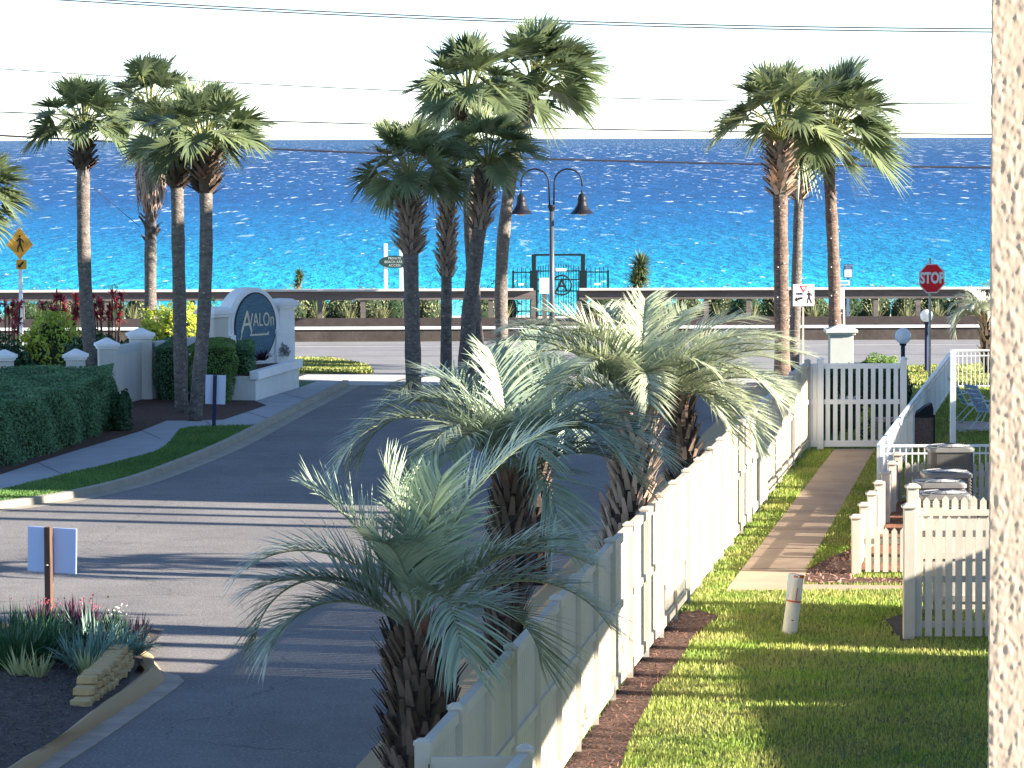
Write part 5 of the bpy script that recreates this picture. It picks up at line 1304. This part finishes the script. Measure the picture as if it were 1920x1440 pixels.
# yellow pedestrian diamond
D = 106; s = D / F; t = thing('pedestrian_sign', 'yellow diamond pedestrian crossing sign with an arrow plate below', 'road sign', (X(39, D, 600), D, 0), R(-8))
zc6 = Z(459, D, 39); r_ = 27 * s
MB().box((0, .03, (zc6 + .45) / 2), (.10, .05, zc6 + .45)).build('post', WHT, t)
f_ = MB().plate([(.0, zc6 + r_ * 1.25), (r_ * .95, zc6), (0, zc6 - r_ * 1.0), (-r_ * .95, zc6)], -.02, 0).build('panel', YEL, t)
walker(.0, zc6, 1.05).build('walking_figure', BLK, f_)
zz6 = Z(496, D, 39); f2 = MB().box((.04, -.01, zz6), (20 * s, .02, 18 * s)).build('arrow_plate', YEL, t, bevel=.01)
b = MB(); b.plate([(-.06, zz6 - .09), (.05, zz6 - .08), (.02, zz6 - .05), (.12, zz6 + .06), (.08, zz6 + .09), (-.02, zz6 - .015), (-.05, zz6 + .015)], -.026, -.021); b.build('arrow', BLK, f2)
# globe lamps
for px, py, D, r_, lb in ((1693, 630, 90, .195, 'nearer globe garden lamp on a dark post behind the gate'), (1741, 592, 104, .18, 'farther globe lamp in front of the stop sign post')):
    t = thing('globe_lamp', lb, 'lamp', (X(px - (4 if D > 100 else 0), D, 680), D, 0)); z = Z(py, D, px)
    b = MB(); b.tube([(0, 0, 0), (0, 0, z - r_)], .052, 10); b.lathe([(.07, -.04), (.09, .0), (.06, .03)], 12, (0, 0, z - r_)); b.build('post', NAVY, t)
    MB().lathe([(max(.01, r_ * math.cos(a)), r_ * math.sin(a)) for a in np.linspace(-math.pi / 2, math.pi / 2, 17)], 24, (0, 0, z)).build('globe', GLOBE, t, smooth=True)
# pale pillar by the right palms
D = 99; t = pillar('square pale pillar with flared cap behind the right palm trunk', X(1576, D), D, .62, Z(622, D, 1576) - .12, m=mat('pillar_sage', (.52, .54, .50), .85, .05, 2, bump=.002, bscale=40), capm=mat('pillar_cap', (.64, .65, .60), .85), name='gate_pillar', over=.14)
shrub('round_bush', 'flat topped clipped bush beside the pale pillar', 'bush', (X(1651, 101), 101, 0), (.50, .45, .50), 3800, .05, HEDGEL, 40, boxy=.3)
hedge('trimmed_hedge', 'dark hedge behind the wide white gate', [(X(1515, 83), 83.0), (X(1702, 83), 83.0), (X(1702, 84), 84.6), (X(1515, 84), 84.6)], 1.30, 12000, .07, SHRUBD, 9)
shrub('flowering_bush', 'dark bush with small white flowers behind the gate', 'bush', (X(1592, 86.5), 86.5, 0), (.8, .6, .95), 2600, .07, SHRUBD, 41)
tuft('flower_heads', 'small white blossoms seen through the gate slats', 'flower', (X(1590, 81.8), 81.8, .75), 40, .35, .05, FLOWW, 1.2, 42)
shrub('yellow_shrub', 'bright yellow green bush seen through the gate slats', 'bush', (X(1625, 81.2), 81.2, 0), (.2, .16, .52), 700, .06, CROT, 43)
t = thing('garden_bench', 'pink stone slab bench seen through the gate slats', 'bench', (X(1668, 81.3), 81.3, 0))
MB().box((0, 0, .44), (.62, .35, .09)).build('seat', mat('pink_stone', (.55, .38, .32), .85, .1, 4), t, bevel=.01)
for sx in (-.22, .22): MB().box((sx, 0, .195), (.1, .28, .39)).build('leg', MATS['pink_stone'], t)
shrub('yellow_shrub', 'small yellow bush between the middle palms and the road', 'bush', (X(922, 101.5), 101.5, 0), (.42, .3, .28), 700, .07, CROT, 44)

# ------------------------------------------------------------------ overhead wires
def wire(label, a, mid, c, r_, D=112, sag=None):
    """catenary through three picture rows, at a fixed distance"""
    xs3 = [P(q[0], q[1], D).x for q in (a, mid, c)]; zs3 = [P(q[0], q[1], D).z for q in (a, mid, c)]
    co = np.polyfit(xs3, zs3, 2); xx = np.linspace(-26, 26, 60); 
    t = thing('power_line', label, 'cable', (0, D, 0), group='overhead power lines')
    t.location = (float(xx[0]), D, float(np.polyval(co, xx[0])))
    b = MB(); b.tube([(float(x - xx[0]), 0, float(np.polyval(co, x) - np.polyval(co, xx[0]))) for x in xx], r_, 6); b.build('strand', WIRE, t)
wire('upper of the two close wires at the very top', (130, -4), (960, 36), (1855, 54), .020)
wire('lower of the two close wires at the very top', (130, 1), (960, 41), (1855, 60), .020)
wire('faint thin wire across the sky', (0, 129), (960, 178), (1855, 195), .015)
wire('dark wire just above the sea horizon', (0, 210), (960, 239), (1855, 252), .020)
wire('thick dark wire crossing in front of the sea', (0, 254), (960, 296), (1855, 314), .030)
t = thing('power_line', 'short slanting guy wire behind the slim left palm', 'cable', P(175, 352, 108)); q = P(262, 425, 108) - P(175, 352, 108)
MB().tube([(0, 0, 0), q], .010, 5).build('strand', WIRE, t)

# ------------------------------------------------------------------ stucco column close to the camera
Dc = 5.0; xl = X(1856.5, Dc, 720); t = thing('stucco_column', 'rough cream stucco building column at the right edge', 'column', (xl, Dc, 4.0))
def stucco_mat():
    m = bpy.data.materials.new('rough_stucco'); m.use_nodes = True; N = m.node_tree.nodes; L = m.node_tree.links; b = N['Principled BSDF']
    b.inputs['Roughness'].default_value = .9; b.inputs['Base Color'].default_value = (.47, .365, .285, 1); b.inputs['Specular IOR Level'].default_value = .2
    return m
# displaced slab: real relief, face towards camera and left side
nxs, nzs = 130, 1500; wcol = .14; hcol = 5.0
zc_ = np.linspace(0, hcol, nzs)
us = np.linspace(-.06, wcol, nxs)   # u<0: round the corner into depth
U, Zg = np.meshgrid(us, zc_)
def hnoise(u, v, seed, f):
    rg = np.random.default_rng(seed); g = rg.random((int(hcol * f) + 6, int(.3 * f) + 8))
    x = (u + .08) * f; y = v * f; xi = np.floor(x).astype(int); yi = np.floor(y).astype(int); fx = x - xi; fy = y - yi; fx = fx * fx * (3 - 2 * fx); fy = fy * fy * (3 - 2 * fy)
    return (g[yi, xi] * (1 - fx) * (1 - fy) + g[yi, xi + 1] * fx * (1 - fy) + g[yi + 1, xi] * (1 - fx) * fy + g[yi + 1, xi + 1] * fx * fy)
hn = hnoise(U, Zg, 1, 150) * .5 + hnoise(U, Zg, 2, 300) * .35 + hnoise(U, Zg, 3, 65) * .3
hgt = np.clip((hn - .52) * 4, 0, 1) * .0014 + .0006 * hnoise(U, Zg, 4, 240)
cr_ = .008   # corner radius
Xp = np.where(U > 0, U, -U * .22); Yp = np.where(U > 0, 0.0, -U)
nxm = np.where(U > 0, 0.0, -1.0); nym = np.where(U > 0, -1.0, 0.0)
near = np.clip((U + cr_) / (2 * cr_), 0, 1); ang_ = near * math.pi / 2
nxm = np.where(np.abs(U) < cr_, -np.cos(ang_), nxm); nym = np.where(np.abs(U) < cr_, -np.sin(ang_), nym)
Vc = np.stack([Xp + nxm * hgt, Yp + nym * hgt, Zg], -1).reshape(-1, 3)
ij = np.arange(nxs * nzs).reshape(nzs, nxs); Fq = np.stack([ij[:-1, :-1], ij[:-1, 1:], ij[1:, 1:], ij[1:, :-1]], -1).reshape(-1, 4)
npmesh('stucco_face', Vc, Fq, np.full(len(Vc), .5), stucco_mat(), t, smooth=True)
MB().prism([(.012, .01), (1.2, .01), (1.2, .6), (.16, .6)], 0, 5.0).build('column_core', MATS['cream_stucco'], t)

# ------------------------------------------------------------------ unseen building and added blockers beyond the right edge, shaped to shade the drive
def condo(label, x0, x1, y0, y1, h):
    t = thing('condo_building', label, 'building', (x0, y0, 0)); w, d = x1 - x0, y1 - y0
    MB().box((w / 2, d / 2, h / 2), (w, d, h)).build('wall', STUC, t)
    MB().box((w / 2, d / 2, h + .15), (w + .6, d + .6, .3)).build('roof', CAPW, t)
    n = max(1, int(d / 4))
    for f in range(int(h // 3)):
        for i in range(n):
            MB().box((-.03, d * (i + .5) / n, 1.5 + 3 * f), (.06, 1.6, 1.5)).build('window', mat('dark_glass', (.03, .04, .05), .1, spec=.6), t)
    return t
SUN_AZ, SUN_EL = 15.0, 19.5     # degrees behind pure right, above the horizon
tz = math.tan(R(SUN_AZ))
ya = 45.6 - 16.5 * tz
t = thing('shade_screen', 'unseen raised screen on square columns added to shape the sunlight beyond the right edge near the camera', 'building', (12.5, 6, 0))  # added blocker; its openings and slots let sun reach fence and lawn
for y0_, y1_, hh_ in ((6, 40.35, 3.62), (40.7, 44.9, 3.62), (45.75, 49.5, 3.5)): MB().box((.7, (y0_ + y1_) / 2 - 6, hh_ / 2), (1.4, y1_ - y0_, hh_)).build('lower_screen', STUC, t)
MB().box((.7, (ya - 6) / 2, 6.75), (1.4, ya - 6, 2.4)).build('upper_screen', STUC, t)
MB().box((.7, (ya - 6) / 2, 8.03), (1.8, ya - 5.6, .16)).build('roof', CAPW, t)
for k in (0, 3, 6, 9): MB().box((.7, .3 + k * (ya - 6.6) / 9, 4.03), (.3, .3, 3.24)).build('column', STUC, t)
yb = 67.4 - 20 * tz
t = thing('shade_screen', 'unseen tall screen added with an opening for sun on the far fence beyond the right edge by the pool', 'building', (16, yb, 0))  # added blocker, open midway so sun falls on the far fence
MB().box((.6, 7, 1.95), (1.2, 14, 3.9)).build('lower_screen', STUC, t)
MB().box((.6, 7, 8.65), (1.2, 14, 6.3)).build('upper_screen', STUC, t)
MB().box((.6, 7, 11.88), (1.6, 14.4, .16)).build('roof', CAPW, t)
for k in (0, 4.6, 9.2, 13.6): MB().box((.6, .2 + k, 4.7), (.3, .3, 1.6)).build('column', STUC, t)
condo('cream condominium block beyond the right edge by the pool', 16, 30, yb + 14.05, 97.6 - 20 * tz, 13.0)
k = 0
for yg in (47.0, 48.4, 49.6, 63.6, 65.0, 66.2):  # palms added out of view; their trunks cast stripes on road and lawn
    y = yg - 21 * tz; x = 17.0; t = thing('fan_palm', 'unseen tall palm added to cast shadow stripes from the right', 'palm tree', (x, y, 0), group='unseen palms added to cast shadow stripes')
    MB().tube(path_trunk((0, 0, 0), (0, 0, 13.5)), .17 + .04 * (k % 2), 10).build('trunk', TRUNK, t); lc, sc = fan_crown(1.6, 20, seed=300 + k); lc.build('crown', FAN, t, (0, 0, 13.5)); k += 1

for yy, xx, zz_, rr_ in ((40.5, 16.5, 3.7, 2.2), (36.5, 16.2, 3.6, 2.3), (32.5, 16.6, 3.7, 2.2), (28.5, 16.2, 3.7, 2.2), (24.5, 16.4, 3.7, 2.2)):  # foliage added out of view to break up the sun through the opening
    shrub('dapple_tree', 'unseen leafy tree added beyond the right edge to dapple the sunlight', 'tree', (xx, yy, zz_), (rr_, rr_ * .8, 1.7), 420, .17, HEDGEL, int(yy), core=False, group='unseen trees added to dapple the sunlight')

# ------------------------------------------------------------------ light
w = bpy.data.worlds.new('World'); S.world = w; w.use_nodes = True; N = w.node_tree.nodes; L = w.node_tree.links
sky = N.new('ShaderNodeTexSky'); sky.sky_type = 'NISHITA'; sky.sun_disc = False
sdir = Vector((math.cos(R(SUN_AZ)) * math.cos(R(SUN_EL)), -math.sin(R(SUN_AZ)) * math.cos(R(SUN_EL)), math.sin(R(SUN_EL))))
sky.sun_elevation = R(SUN_EL); sky.sun_rotation = math.atan2(sdir.x, sdir.y)
sky.air_density = 0.6; sky.dust_density = 0.0; sky.ozone_density = 1.6; sky.altitude = 0
bg = N['Background']; L.new(sky.outputs[0], bg.inputs[0]); bg.inputs[1].default_value = 0.085
ld = bpy.data.lights.new('sun', 'SUN'); ld.energy = 5.0; ld.angle = R(0.5); ld.color = (1.0, .91, .78)
lo = bpy.data.objects.new('sun', ld); link(lo); lo.rotation_euler = (-sdir).to_track_quat('-Z', 'Y').to_euler()
S.view_settings.view_transform = 'Standard'; S.view_settings.look = 'None'; S.view_settings.gamma = 1.0; S.view_settings.exposure = 2.05
S.cycles.max_bounces = 6; S.cycles.transparent_max_bounces = 4
S.cycles.use_denoising = True
